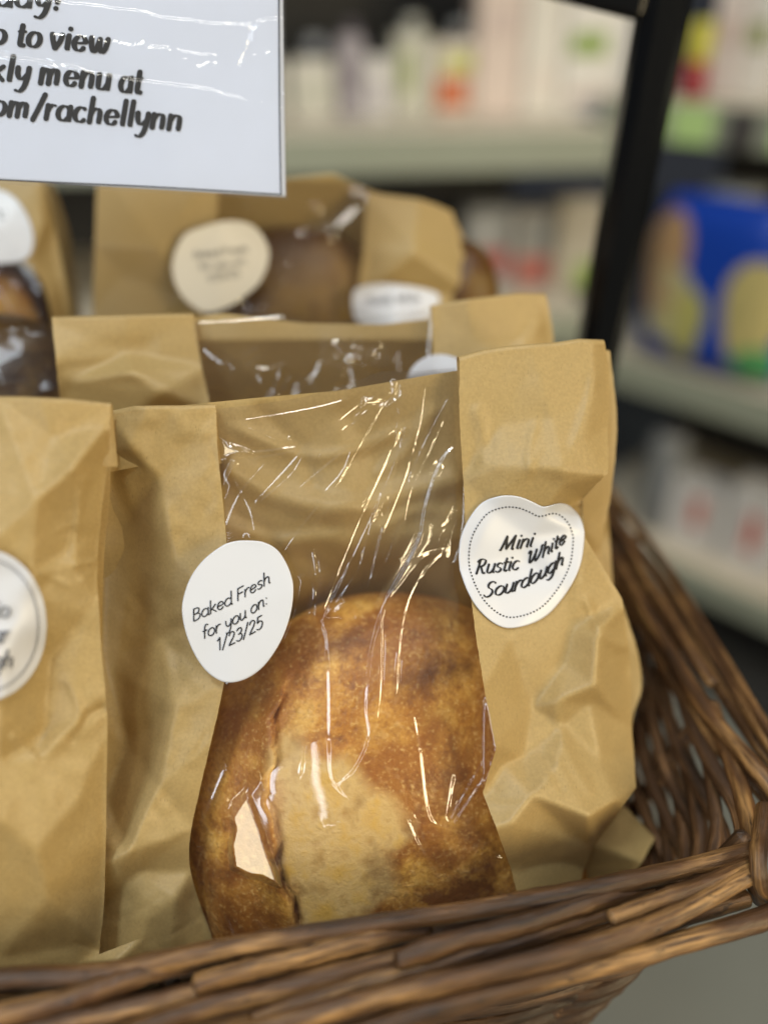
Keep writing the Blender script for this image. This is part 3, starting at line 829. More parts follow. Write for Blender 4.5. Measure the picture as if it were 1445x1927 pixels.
# rim: overlapping rods, traced where they lie; third value is the height offset in mm
def rim_rod(pts, r, seed, mat=None):
    P = np.array([at_z(p[0], p[1], ZR+p[2]*0.001) for p in pts])
    tube('rim_rod', P, r*0.86, mat or M_WILLOW, bk, seg=12, n=len(pts)*10, wob=0.06, seed=seed)
FRONT = [
 ([(-190, 1890, 3), (0, 1842, 4), (200, 1832, 5), (400, 1792, 5), (640, 1750, 5), (980, 1698, 4), (1200, 1655, 3), (1420, 1600, 0)], 0.0041),
 ([(1150, 1727, 4), (1240, 1694, 4), (1330, 1662, 3), (1425, 1622, 0)], 0.0036),
 ([(752, 1806, 4), (860, 1770, 5), (1000, 1733, 4), (1130, 1693, 2), (1220, 1668, -3)], 0.0039),
 ([(372, 1852, 3), (480, 1822, 4), (600, 1793, 4), (720, 1765, 2), (800, 1750, -3)], 0.0040),
 ([(-150, 1945, 2), (60, 1898, 4), (200, 1858, 5), (300, 1824, 4), (400, 1800, 0)], 0.0042),
 ([(430, 1955, 0), (640, 1896, 2), (850, 1842, 3), (1050, 1797, 3), (1250, 1728, 3), (1420, 1640, 0)], 0.0041),
 ([(560, 1990, -6), (760, 1915, -5), (1000, 1846, -5), (1250, 1782, -6), (1450, 1722, -8), (1500, 1680, -12)], 0.0042),
 ([(200, 1962, -1), (350, 1905, 0), (520, 1862, 0), (700, 1815, 0), (860, 1778, -2)], 0.0038),
 ([(480, 1920, -3), (640, 1866, -2), (800, 1822, -1), (980, 1768, -1), (1160, 1712, -3)], 0.0037),
 ([(-160, 1990, -2), (40, 1944, -1), (200, 1908, 0), (340, 1872, 0), (460, 1840, -2)], 0.0039),
 ([(100, 2010, -5), (300, 1962, -4), (500, 1925, -5), (760, 1866, -6), (1000, 1806, -6), (1200, 1752, -7), (1400, 1690, -8)], 0.0040),
]
for k, (p, r) in enumerate(FRONT): rim_rod(p, r, 300+k)
FRONT += [
 ([(-120, 1868, 1), (60, 1862, 2), (220, 1846, 3), (420, 1812, 3), (620, 1772, 2), (800, 1738, 0)], 0.0032),
 ([(820, 1762, 1), (960, 1726, 3), (1100, 1690, 3), (1250, 1650, 2), (1405, 1612, -1)], 0.0030),
 ([(520, 1880, 1), (700, 1838, 2), (880, 1800, 2), (1040, 1762, 1), (1130, 1738, -2)], 0.0032),
 ([(1030, 1812, -1), (1180, 1764, 0), (1300, 1712, 0), (1400, 1660, -2)], 0.0030),
 ([(-100, 1925, 0), (120, 1888, 1), (300, 1856, 1), (480, 1816, 0), (580, 1795, -3)], 0.0032)]
SIDE = [
 ([(1120, 880, 6), (1160, 942, 6), (1250, 1062, 6), (1330, 1190, 6), (1445, 1376, 5), (1490, 1455, 0), (1500, 1520, -9)], 0.0028),
 ([(1120, 930, 3), (1180, 1006, 4), (1260, 1110, 4), (1345, 1240, 4), (1445, 1400, 2), (1480, 1460, -3), (1488, 1520, -10)], 0.0027),
 ([(1110, 930, 1), (1160, 1000, 4), (1235, 1122, 4), (1290, 1215, 4), (1338, 1288, 2)], 0.0040),
 ([(1110, 985, 1), (1150, 1042, 2), (1215, 1150, 3), (1310, 1312, 4), (1400, 1422, 4), (1455, 1490, 2), (1480, 1550, -3), (1480, 1610, -10)], 0.0041),
 ([(1105, 1010, -4), (1180, 1130, -4), (1260, 1270, -4), (1345, 1400, -4), (1440, 1500, -5), (1462, 1560, -9)], 0.0036),
 ([(1150, 985, -2), (1240, 1120, -2), (1330, 1262, -3), (1420, 1395, -3), (1470, 1465, -5), (1478, 1530, -10)], 0.0034),
]
for k, (p, r) in enumerate(SIDE): rim_rod(p, r, 340+k)
def rod_px(name, pts, r, seed, mat=None):
    P = np.array([at_depth(p[0], p[1], p[2]) for p in pts])
    tube(name, P, r, mat or M_WILLOW, bk, seg=12, n=len(pts)*10, wob=0.04, seed=seed)
rod_px('corner_stake', [(1335, 1330, .372), (1362, 1400, .358), (1390, 1480, .340), (1410, 1560, .322), (1422, 1650, .306), (1432, 1690, .308)], 0.0038, 380)
rod_px('corner_wrap', [(1438, 1520, .318), (1430, 1580, .307), (1426, 1625, .300), (1432, 1668, .301), (1452, 1690, .309)], 0.0031, 381)
# rims on the far sides
for k in range(4):
    xy, nn, q, L = wall_loop(-0.004+0.004*(k % 2), 400)
    i0, i1 = (150, 395)
    P = np.concatenate([xy[i0:i1:6]+nn[i0:i1:6]*0.004*((k//2)*2-1), np.full((len(xy[i0:i1:6]), 1), ZR+0.004*(k % 2))], 1)+CAM
    m = (P[:, 1] > CAM[1]+0.26)
    P = P[m]
    tube('rim_rod', P, 0.0039, M_WILLOW, bk, seg=10, n=160, wob=0.04, seed=390+k)

# ================================================================= black metal display rack
rk = thing('display_rack', 'black square-tube metal display rack standing behind the basket', 'rack', CAM+np.array([0.14, 0.5, -1.4]))
def sq_tube(name, a, b, wx, wy, par, mat=M_BLACK, bev=0.003, up=(0, 1, 0)):
    a = np.array(a, float); b = np.array(b, float); z = b-a; L = np.linalg.norm(z); z /= L
    x = np.cross(up, z); x /= np.linalg.norm(x); y = np.cross(z, x)
    V, f = box_mesh((0, 0, 0), (wx, wy, L), 0, bev)
    Vw = a+V[:, :1]*x+V[:, 1:2]*y+V[:, 2:]*z
    return mesh_obj(name, Vw, f, mat, par, smooth=False)
sq_tube('post', CAM+[0.062, 0.492, -1.4], CAM+[0.161, 0.492, 0.40], 0.0245, 0.024, rk, bev=0.006)
sq_tube('post', CAM+[-0.43, 0.45, -1.4], CAM+[-0.43, 0.45, 0.40], 0.0245, 0.024, rk, bev=0.006)
sq_tube('crossbar', CAM+[0.128, 0.490, -0.0015], CAM+[-0.02, 0.49, 0.030], 0.0145, 0.016, rk, bev=0.003)
sq_tube('crossbar', CAM+[-0.0199, 0.49, 0.030], CAM+[-0.418, 0.46, 0.25], 0.0145, 0.016, rk, bev=0.003)
for y in (0.17, 0.44):
    sq_tube('shelf_rail', CAM+[-0.43, y-0.03, -0.418], CAM+[0.06, y+0.012, -0.418], 0.014, 0.014, rk, bev=0.003, up=(0, 0, 1))
sq_tube('shelf_rail', CAM+[0.05, 0.17, -0.418], CAM+[0.05, 0.44, -0.418], 0.014, 0.014, rk, bev=0.003, up=(0, 0, 1))
sq_tube('shelf_rail', CAM+[-0.43, 0.06, -0.418], CAM+[-0.43, 0.436, -0.418], 0.014, 0.014, rk, bev=0.003, up=(0, 0, 1))

# ================================================================= bags
BAGS = 'kraft window bags of bread in the basket'
LOAVES = 'loaves inside the paper bags'
def add_loaf(name, label, loaf, mat, flour=None, burn=None, deform=None, seed=3, nu=180, nv=120):
    V, f = loaf.mesh(nu, nv, seed, deform)
    px, py = project(V)
    at = {'flour': flour(px, py) if flour else np.zeros(len(V)), 'burn': burn(px, py) if burn else np.zeros(len(V))}
    o = mesh_obj(name, V, f, mat, None, attrs=at)
    o['label'] = label; o['category'] = 'bread'; o['group'] = LOAVES
    return o
def drape(plane, hf, loaf, gap=0.0012):
    Z = hf.Z.copy()
    for _ in range(4):
        P = plane.pt(hf.X, hf.Y, Z)
        Z = np.maximum(hf.Z, loaf.front(P)+gap)
    hf.Z = Z

# ---------- centre front bag
PC = Plane(640, 1100, 0.32, 10, 25)
bag = thing('bread_bag', 'open kraft bag with clear window, heart-creased and round white stickers, front centre', 'paper bag', PC.pt(np.array(700), np.array(1800), np.array(-0.03)), BAGS)
LC = Loaf(PC, 738, 1604, -0.031, 0.0875, 0.1135, 0.048, 2.18)
hr = HField((820, 600, 1260, 1760), 4, [
 (862, 672, .003), (1000, 660, .004), (1115, 645, .002), (1150, 690, -.006), (940, 800, .006), (1040, 790, .009),
 (868, 900, .005), (930, 880, .011), (990, 880, .0145), (1060, 885, .0175), (1120, 740, .004), (1100, 830, .011), (1143, 895, .011), (1148, 800, .000),
 (1062, 915, .0135), (1025, 968, .0085), (1000, 1010, .0060), (985, 1060, .0055), (1093, 940, -.003), (1098, 1000, .004), (930, 960, .008),
 (880, 1060, .008), (930, 1120, .011), (890, 1180, .016), (960, 1200, .014), (1060, 1100, .008), (1092, 1090, .008), (1075, 1180, .007), (1165, 1130, .002), (1185, 1225, -.002), (1125, 1200, .014),
 (1060, 1245, .007), (1000, 1330, .010), (945, 1440, .022), (905, 1300, .026), (925, 1400, .031),
 (1180, 1262, -.004), (1120, 1290, .017), (1110, 1322, .010), (1060, 1366, .011), (985, 1424, .018), (1050, 1320, .015),
 (1050, 1440, .024), (1000, 1500, .031), (1187, 1370, -.004), (1130, 1430, .014), (1197, 1480, .006), (960, 1552, .034), (1110, 1540, .031), (1160, 1508, .022), (910, 1495, .024),
 (1112, 1594, .008), (980, 1630, .017), (1090, 1664, -.004), (970, 1685, .012), (1150, 1560, -.006), (1240, 1600, -.02), (1230, 1400, -.012)],
 smooth=3, noise=((7, .0003), (17, .0001)), seed=5)
hr.exaggerate(1.25, 200)
for pts, a, w in (([(1008, 790), (995, 850), (1000, 900)], .0007, 7), ([(895, 760), (910, 820), (905, 880)], .0010, 12), ([(1120, 700), (1100, 780), (1075, 850)], .0012, 9), ([(1040, 1330), (1070, 1420), (1115, 1500)], .0012, 10), ([(1190, 1125), (1150, 1165), (1110, 1180)], .0016, 8), ([(1185, 1222), (1130, 1190), (1100, 1120)], .0015, 8), ([(1015, 1405), (1045, 1460), (1060, 1490)], -.0009, 8)):
    hr.ridge(pts, a, w)
def wrinkles(hf, box, n, seed, amp=(.0002, .0006), ln=(30, 130), ang=None):
    r = np.random.default_rng(seed)
    for k in range(n):
        x, y = r.uniform(box[0], box[2]), r.uniform(box[1], box[3])
        a = r.uniform(0, 6.3) if ang is None else math.radians(r.normal(ang, 25)); L = r.uniform(*ln)
        hf.ridge([(x, y), (x+math.cos(a)*L*.5+r.normal(0, 7), y+math.sin(a)*L*.5+r.normal(0, 7)), (x+math.cos(a)*L, y+math.sin(a)*L)], r.uniform(*amp)*r.choice([-1, 1]), r.uniform(4, 9))
wrinkles(hr, (900, 1000, 1180, 1640), 12, 71, (.00015, .0004))
wrinkles(hr, (890, 680, 1130, 880), 8, 72, (.0001, .0003), ang=95)
drape(PC, hr, LC, 0.0036); hr.smooth(2)
patch('paper_panel', PC, hr, [(865, 672), (864, 720), (864, 760), (871, 900), (880, 1060), (892, 1180), (912, 1300), (932, 1410), (908, 1492), (935, 1560), (962, 1640), (980, 1710), (990, 1780)],
      [(1138, 648), (1146, 700), (1144, 800), (1143, 890), (1095, 938), (1100, 1010), (1170, 1128), (1184, 1222), (1186, 1330), (1196, 1482), (1118, 1590), (1096, 1640), (1088, 1700)], M_KRAFT, bag, nx=80, ny=300, lip=0.02, smooth=False, jag=0.5, seed=3, topbow=[8, -1, -4, -4, -3, -6, 0], lipr=0.0022)
# lower corner of the strip that folds under
hr2 = HField((1040, 1460, 1260, 1740), 4, [(1118, 1588, .008), (1160, 1530, -.004), (1180, 1520, -.006), (1232, 1577, -.008), (1205, 1622, .004), (1090, 1660, -.004), (1100, 1700, -.01), (1150, 1600, .007), (1060, 1720, -.004)], smooth=3, noise=((6, .0005),), seed=8)
patch('corner_fold', PC, hr2, [(1172, 1520), (1110, 1600), (1080, 1672), (1070, 1740)], [(1178, 1520), (1232, 1577), (1206, 1624), (1150, 1720)], M_KRAFT, bag, nx=40, ny=50, smooth=False, hoff=-0.006)
# gusset behind the right strip
hg = HField((1040, 640, 1280, 1760), 8, [(1120, 650, -.012), (1155, 700, -.018), (1155, 900, -.020), (1135, 1040, -.022), (1175, 1150, -.02), (1204, 1280, -.024), (1190, 1400, -.022), (1200, 1500, -.02), (1090, 1300, -.012), (1060, 900, -.006), (1150, 1700, -.02)], smooth=2, noise=((6, .0008),), seed=9)
patch('side_gusset', PC, hg, [(1100, 652), (1090, 800), (1060, 1000), (1080, 1160), (1090, 1280), (1090, 1400), (1090, 1520), (1080, 1700)],
      [(1146, 660), (1160, 800), (1150, 925), (1132, 1050), (1176, 1150), (1206, 1276), (1188, 1370), (1170, 1560)], M_KRAFT, bag, nx=24, ny=120, jag=0.6, seed=5)
# left strip
hl = HField((120, 740, 480, 1840), 4, [
 (150, 790, 0), (205, 785, .000), (275, 776, .004), (405, 770, .0015), (210, 850, -.004), (245, 840, .003), (300, 900, .001), (412, 900, .003), (200, 1040, -.020),
 (330, 1050, .001), (425, 1000, .003), (200, 1250, -.022), (300, 1200, -.009), (430, 1150, .006), (424, 1290, .008), (330, 1330, .004), (240, 1400, -.014), (395, 1400, .008),
 (200, 1500, -.010), (300, 1480, .006), (366, 1560, .004), (240, 1606, .010), (262, 1640, .004), (275, 1730, .006), (200, 1700, .0), (200, 1790, .0), (330, 1690, .006), (360, 1640, .000), (385, 1750, -.003), (320, 1790, .003), (395, 1830, -.006), (250, 1830, .004)],
 smooth=4, noise=((6, .0006), (15, .00025)), seed=11)
hl.exaggerate(1.5, 200)
wrinkles(hl, (210, 800, 400, 1780), 14, 74, (.00015, .0004))
patch('paper_panel', PC, hl, [(150, 788), (150, 900), (150, 1060), (150, 1250), (150, 1400), (150, 1550), (150, 1700), (150, 1845)],
      [(407, 768), (411, 860), (425, 1000), (432, 1150), (420, 1295), (378, 1480), (357, 1620), (402, 1770)], M_KRAFT, bag, nx=70, ny=240, lip=0.02, jag=0.4, seed=7, topbow=[0, -2, -9, -6, -2, 0])
hlf = HField((140, 1740, 300, 1860), 4, [(157, 1808, .013), (190, 1790, .014), (270, 1764, .016), (272, 1840, .012), (150, 1850, .010), (220, 1810, .019)], smooth=2, seed=3)
patch('bottom_fold', PC, hlf, [(155, 1808), (150, 1860)], [(270, 1764), (274, 1850)], M_KRAFT, bag, nx=24, ny=16, smooth=False)
# back panel, seen through the window
hb = HField((130, 680, 1240, 1880), 8, [
 (150, 780, -.003), (405, 772, -.003), (640, 735, -.003), (870, 690, -.003), (1130, 665, -.006),
 (420, 900, -.012), (520, 930, -.016), (640, 960, -.012), (760, 930, -.016), (880, 900, -.014), (430, 1000, -.014), (560, 1010, -.018), (680, 1000, -.015), (780, 1010, -.015), (870, 1010, -.018),
 (450, 1100, -.034), (600, 1090, -.032), (690, 1080, -.035), (800, 1085, -.036), (480, 1250, -.072), (700, 1200, -.088), (900, 1200, -.082),
 (300, 1400, -.075), (700, 1500, -.098), (1000, 1500, -.09), (300, 1850, -.08), (700, 1850, -.098), (1100, 1850, -.08), (1150, 1200, -.03), (150, 1200, -.03)],
 smooth=5, noise=((8, .0022), (18, .0007)), seed=21)
wrinkles_b = [((430, 800), (600, 860), (780, 800)), ((480, 760), (560, 840), (600, 930)), ((820, 760), (760, 850), (700, 900)), ((430, 960), (520, 1000), (640, 990)), ((700, 1000), (790, 960), (870, 980)), ((560, 1040), (640, 1080), (760, 1060))]
for k, w_ in enumerate(wrinkles_b): hb.ridge(list(w_), (.0022, -.0018)[k % 2], 12)
hb.ridge([(420, 880), (520, 932), (640, 956), (760, 930), (872, 902)], .0050, 24, 0.02)
hb.ridge([(520, 1030), (600, 1010), (700, 1040)], .003, 22)
hb.ridge([(640, 760), (700, 860), (690, 960)], -.002, 26)
patch('back_panel', PC, hb, [(150, 782), (150, 1000), (160, 1300), (200, 1850)], [(1128, 660), (1140, 900), (1160, 1300), (1150, 1850)], M_KRAFT, bag, nx=110, ny=130, hoff=-0.001, topbow=[0, 4, 8, 14, 6, 0, 0], lip=0.0)
# the loaf
CR = [(527, 1325), (514, 1400), (512, 1500), (522, 1600), (546, 1690), (562, 1760), (570, 1850)]
FLP = [(528, 1372), (600, 1412), (668, 1438), (705, 1490), (775, 1545), (730, 1600), (752, 1680), (700, 1740), (640, 1830), (568, 1830), (548, 1690), (524, 1600), (514, 1500), (516, 1400)]
def flour_c(px, py):
    j = 18*np.sin(px*.05+py*.031)+12*np.sin(px*.023-py*.06)
    return poly_mask(px+j*0.5, py+j, FLP, 18)
def burn_c(px, py):
    b = poly_mask(px, py, [(760, 1650), (860, 1560), (960, 1590), (990, 1760), (800, 1790), (720, 1720)], 90)
    b = np.maximum(b, 0.9*poly_mask(px, py, [(740, 1265), (820, 1232), (905, 1240), (900, 1275), (800, 1300), (745, 1310)], 36))
    b = np.maximum(b, 0.75*poly_mask(px, py, [(590, 1190), (650, 1180), (700, 1200), (640, 1250), (600, 1270)], 40))
    b = np.maximum(b, 0.8*poly_mask(px, py, [(355, 1600), (400, 1560), (430, 1700), (470, 1800), (400, 1800)], 60))
    b = np.maximum(b, 0.7*poly_mask(px, py, [(470, 1640), (530, 1660), (555, 1750), (480, 1790)], 40))
    b = np.maximum(b, 0.7*poly_mask(px, py, [(790, 1130), (880, 1160), (890, 1220), (820, 1200)], 40))
    b = np.maximum(b, 0.7*poly_mask(px, py, [(760, 1480), (850, 1430), (880, 1480), (800, 1540)], 50))
    d, s = line_dist(px+6*np.sin(py*.043)+2.5*np.sin(py*.117+1), py, CR)
    b = np.maximum(b, 0.85*np.exp(-(d/7)**2)*np.clip((py-1560)/60, 0.25, 1))
    return b
def deform_c(P):
    px, py = project(P)
    d, s = line_dist(px+6*np.sin(py*.043)+2.5*np.sin(py*.117+1), py, CR)
    front = ((P-LC.c) @ PC.n) > 0
    lip = np.where(s > 0, 0.0032*np.exp(-(d/30)**2), -0.0012*np.exp(-(d/50)**2))*front
    crk = -0.0030*np.exp(-(d/7)**2)*front*np.clip((py-1610)/50, 0.25, 1)
    P = P+(lip+crk)[..., None]*PC.n
    v = (P-PC.o) @ PC.v
    lim = LC.cv-0.070
    return P+(np.maximum(v, lim+(v-lim)*0.05)-v)[..., None]*PC.v
add_loaf('bread_loaf', 'round golden sourdough loaf with pale floury score behind the big clear window', LC, M_CRUST, flour_c, burn_c, deform_c, seed=3, nu=420, nv=300)
# window film
hf = HField((330, 640, 1010, 1840), 1.25, [
 (380, 776, .000), (405, 772, .000), (640, 738, .000), (868, 690, .000), (412, 900, .001), (640, 900, .004), (868, 900, .001), (425, 1050, .002), (600, 1050, .006), (760, 1050, .007), (880, 1050, .004),
 (440, 1200, .004), (560, 1150, .007), (700, 1140, .010), (890, 1180, .008), (420, 1290, .005), (378, 1480, .003), (357, 1620, -.002), (400, 1770, -.004), (912, 1300, .013), (932, 1410, .019), (908, 1492, .016), (962, 1640, .008), (985, 1760, .006), (660, 1800, .004)],
 smooth=10, seed=31)
hf.smooth(6)
drape(PC, hf, LC, 0.0028)
hf.smooth(8)
hf.Z += 0.00018*noise2(hf.nx, hf.ny, 4, 41)+0.00003*noise2(hf.nx, hf.ny, 11, 42)
CREASES = [
 ([(573, 838), (535, 834), (500, 818), (458, 800)], 'warm', 4), ([(573, 837), (510, 847), (450, 853), (405, 858)], 'warm', 4.5), ([(571, 843), (530, 854), (478, 861)], 'cool', 3.5), ([(571, 845), (528, 893), (476, 949)], 'cool', 4), ([(574, 847), (548, 892), (488, 944)], 'warm', 3),
 ([(742, 717), (746, 735), (740, 752), (715, 758), (688, 768), (652, 808)], 'warm', 6), ([(742, 716), (760, 721), (790, 721)], 'warm', 3), ([(740, 760), (752, 778), (762, 796)], 'warm', 3), ([(690, 764), (672, 785), (640, 812)], 'warm', 3),
 ([(756, 806), (715, 895), (668, 1000), (605, 1160)], 'warm', 3.2), ([(763, 800), (738, 880), (693, 985), (607, 1163)], 'cool', 3.6), ([(760, 798), (700, 840), (650, 885)], 'warm', 2), ([(690, 935), (655, 1010)], 'warm', 2.4),
 ([(868, 836), (846, 845), (822, 882), (800, 950), (790, 1005), (770, 1052), (735, 1112), (714, 1162), (697, 1232), (688, 1330), (693, 1388), (664, 1452), (632, 1472)], 'cool', 5.5),
 ([(837, 1034), (795, 1046), (757, 1092), (722, 1145), (719, 1232), (714, 1330), (701, 1386)], 'warm', 3.8), ([(837, 1038), (802, 1070), (773, 1120), (757, 1180), (750, 1250), (747, 1300), (735, 1352)], 'warm', 3.8),
 ([(605, 1172), (614, 1208), (618, 1300), (619, 1400), (626, 1470), (665, 1512), (720, 1572), (778, 1612)], 'cool', 6),
 ([(778, 1340), (792, 1420), (801, 1500), (812, 1542), (834, 1554)], 'cool', 5), ([(906, 1278), (882, 1370), (852, 1470), (840, 1553)], 'warm', 5.5), ([(930, 1396), (885, 1472), (845, 1545)], 'warm', 4), ([(938, 1422), (892, 1490), (852, 1550)], 'cool', 4), ([(890, 1502), (912, 1530), (928, 1548)], 'cool', 4),
 ([(612, 1556), (632, 1549), (670, 1566), (716, 1592)], 'warm', 5), ([(768, 1540), (782, 1575), (806, 1618)], 'cool', 5), ([(778, 1530), (795, 1570), (808, 1612)], 'cool', 3),
 ([(605, 1164), (640, 1162), (668, 1166)], 'warm', 3), ([(606, 1163), (635, 1130), (665, 1085)], 'warm', 2.6), ([(628, 1148), (640, 1140), (652, 1136)], 'cool', 7),
 ([(640, 812), (600, 850), (570, 885), (515, 940)], 'warm', 2), ([(660, 845), (645, 885), (610, 925)], 'cool', 3), ([(655, 842), (620, 870), (560, 920)], 'cool', 3), ([(590, 1030), (598, 1090), (585, 1160)], 'warm', 2.4),
 ([(845, 745), (820, 790), (790, 850), (770, 900)], 'cool', 2.5), ([(835, 790), (815, 835), (775, 920), (760, 990)], 'warm', 2), ([(775, 855), (765, 930), (742, 1010), (725, 1060)], 'cool', 2.2), ([(725, 960), (705, 1050), (700, 1095), (720, 1085)], 'cool', 2.5), ([(850, 960), (842, 980), (832, 990)], 'cool', 4), ([(840, 992), (832, 1003)], 'warm', 4),
 ([(873, 900), (872, 960), (866, 1020), (852, 1062)], 'cool', 4), ([(374, 1590), (390, 1620), (400, 1680)], 'cool', 4), ([(395, 1530), (380, 1600), (368, 1650)], 'cool', 3), ([(480, 1410), (490, 1460), (505, 1500)], 'warm', 2.5), ([(577, 1370), (572, 1420), (566, 1460)], 'warm', 2.5), ([(600, 950), (560, 1000), (520, 1060)], 'cool', 2),
 ([(744, 722), (700, 800), (640, 905), (585, 1010)], 'warm', 2.6), ([(752, 726), (742, 830), (705, 960), (672, 1080)], 'cool', 2.6), ([(800, 728), (790, 800), (762, 900), (722, 1000)], 'warm', 2.6), ([(760, 802), (745, 900), (716, 1010), (690, 1110)], 'cool', 2.4),
 ([(455, 790), (520, 780), (600, 765), (660, 748)], 'warm', 3), ([(440, 900), (470, 960), (480, 1010)], 'cool', 3), ([(580, 845), (640, 790), (700, 742)], 'warm', 2.4), ([(420, 1000), (450, 930), (500, 870)], 'cool', 2.6)]
import copy
hf0 = copy.copy(hf); hf0.Z = hf.Z.copy(); hf0.smooth(10)
for p, kd, w in CREASES: glint(hf, PC, p, kd, w*1.15, base=hf0)
for p, a, w in [([(570, 1080), (560, 1140), (530, 1220)], .0005, 10), ([(430, 1440), (405, 1500), (380, 1560)], .0005, 7), ([(680, 1045), (720, 1048), (760, 1052)], .0005, 8), ([(470, 1000), (480, 1060), (520, 1130)], .0003, 8)]:
    hf.ridge(p, a, w)
r_ = np.random.default_rng(17)
for k in range(16):      # small random crinkles
    x, y = r_.uniform(420, 880), r_.uniform(740, 1120)
    a = math.radians(r_.normal(118, 16)); L = r_.uniform(25, 110)
    dx, dy = math.cos(a)*L, math.sin(a)*L
    hf.ridge([(x, y), (x+dx*.5+r_.normal(0, 5), y+dy*.5), (x+dx, y+dy)], r_.uniform(.00003, .0001), r_.uniform(2, 3.2))
for k in range(5):
    x, y = r_.uniform(430, 860), r_.uniform(730, 1000)
    a = r_.uniform(0, 6.3); L = r_.uniform(5, 16)
    hf.ridge([(x, y), (x+math.cos(a)*L, y+math.sin(a)*L)], r_.uniform(.00015, .0003), 2.6)
facet(hf, PC, [(431, 1502), (446, 1488), (462, 1474), (474, 1512), (492, 1560), (504, 1600), (519, 1640), (527, 1668), (506, 1660), (492, 1652), (470, 1650), (438, 1634), (433, 1590), (440, 1560), (432, 1530)], 'warm_glare_panel', 5, 0.0042)
facet(hf, PC, [(396, 824), (420, 832), (470, 852), (440, 858), (400, 864)], 'warm_glare_panel', 6, 0.0003)
facet(hf, PC, [(686, 752), (738, 748), (730, 758), (684, 766)], 'warm_right_lamp', 5, 0.0002)
facet(hf, PC, [(738, 718), (750, 714), (752, 740), (740, 752)], 'warm_right_lamp', 4, 0.0002)
facet(hf, PC, [(412, 915), (440, 868), (446, 872), (418, 935)], 'cool_ceiling_strip', 5, 0.0002)
hf.smooth(1)
patch('window', PC, hf, [(398, 771), (402, 860), (416, 1000), (424, 1150), (412, 1295), (370, 1480), (349, 1620), (372, 1700), (405, 1780), (420, 1830)],
      [(876, 690), (876, 780), (882, 900), (892, 1060), (906, 1180), (926, 1300), (946, 1410), (924, 1492), (960, 1600), (1000, 1800)], M_FILM, bag, nx=520, ny=980, smooth=False, topbow=[0, 4, 6, 0, -18, -6, 0], hoff=0.0002)
# pocket of film at the lower left of the window
hp = HField((340, 1580, 440, 1800), 4, [(356, 1600, -.004), (352, 1640, -.003), (375, 1700, .006), (402, 1760, .004), (385, 1640, .004), (420, 1700, .008)], smooth=3, seed=5)
# stickers
SH = [(865, 1073), (863, 1045), (868, 1007), (884, 973), (908, 945), (943, 933), (974, 934), (999, 943), (1020, 953), (1036, 951), (1052, 947), (1070, 951), (1089, 970), (1098, 995), (1099, 1013), (1094, 1054), (1080, 1091), (1058, 1126), (1030, 1157), (996, 1175), (955, 1182), (924, 1169), (896, 1141), (877, 1107)]
hs = HField((840, 900, 1130, 1220), 2, [(840, 1060, .0065)], smooth=0)
hs.Z = hr(hs.X, hs.Y); hs.smooth(14)
edge = np.clip((892-hs.X)/14, 0, 1); hs.Z = np.maximum(hs.Z, hr(hs.X, hs.Y)*0.0+hs.Z)
sfc = surf_of(PC, hs, 0.0006)
st = sticker(bag, sfc, SH, (975, 1062), M_LABEL)
script = dict(nib=(20, .38), slant=.26)
rb = text_px('Mini', [(939, 1036), (970, 1033), (1002, 1028)], (16.5, 16), 4.5, upvec=(0.08, -1.0), **script)
rb += text_px('Rustic', [(893, 1080), (932, 1077), (976, 1071)], (16.5, 16), 4.5, upvec=(0.02, -1.0), **script)
rb += text_px('White', [(990, 1063), (1026, 1046), (1064, 1020)], (14.5, 14.5), 4.2, upvec=(-0.04, -1.0), **script)
rb += text_px('Sourdough', [(908, 1124), (950, 1117), (1000, 1099), (1060, 1062)], (16.5, 15), 4.5, upvec=(-0.02, -1.0), **script)
lettering('lettering', rb, sfc, M_INK, st, 0.0006)
lettering('dotted_border', dots_px((975, 1062), SH, 0.83, 98, 3.3), sfc, M_INK, st, 0.0006)
S2 = [(467, 1017), (495, 1020), (521, 1034), (539, 1060), (550, 1090), (552, 1115), (548, 1150), (536, 1190), (518, 1225), (495, 1255), (468, 1275), (440, 1284), (415, 1281), (388, 1262), (366, 1230), (350, 1190), (343, 1150), (347, 1120), (360, 1085), (385, 1052), (420, 1026), (445, 1018)]
hs2 = HField((320, 990, 580, 1310), 2, [(343, 1150, .0085), (360, 1060, .0075), (380, 1270, .0095), (440, 1020, .0075), (430, 1150, .0105), (440, 1285, .012), (552, 1115, .0115), (500, 1030, .0085), (520, 1230, .013)], smooth=20)
hs2.Z = np.maximum(hs2.Z, np.where(hs2.X > 400, hf(hs2.X, hs2.Y), -1)+0.0002); hs2.smooth(10)
sfc2 = surf_of(PC, hs2, 0.0016)
st2 = sticker(bag, sfc2, S2, (448, 1150), M_LABEL)
mono = dict(nib=(0, .95), slant=.10)
rb = text_px('Baked Fresh', [(363, 1170), (440, 1135), (510, 1096)], (13.5, 13.5), 2.3, upvec=(-0.12, -1.0), **mono)
rb += text_px('for you on:', [(382, 1203), (440, 1176), (505, 1136)], (13.5, 13.5), 2.3, upvec=(-0.12, -1.0), **mono)
rb += text_px('1/23/25', [(408, 1226), (450, 1206), (496, 1180)], (14, 14), 2.3, upvec=(-0.12, -1.0), **mono)
lettering('lettering', rb, sfc2, M_INK, st2, 0.0006)

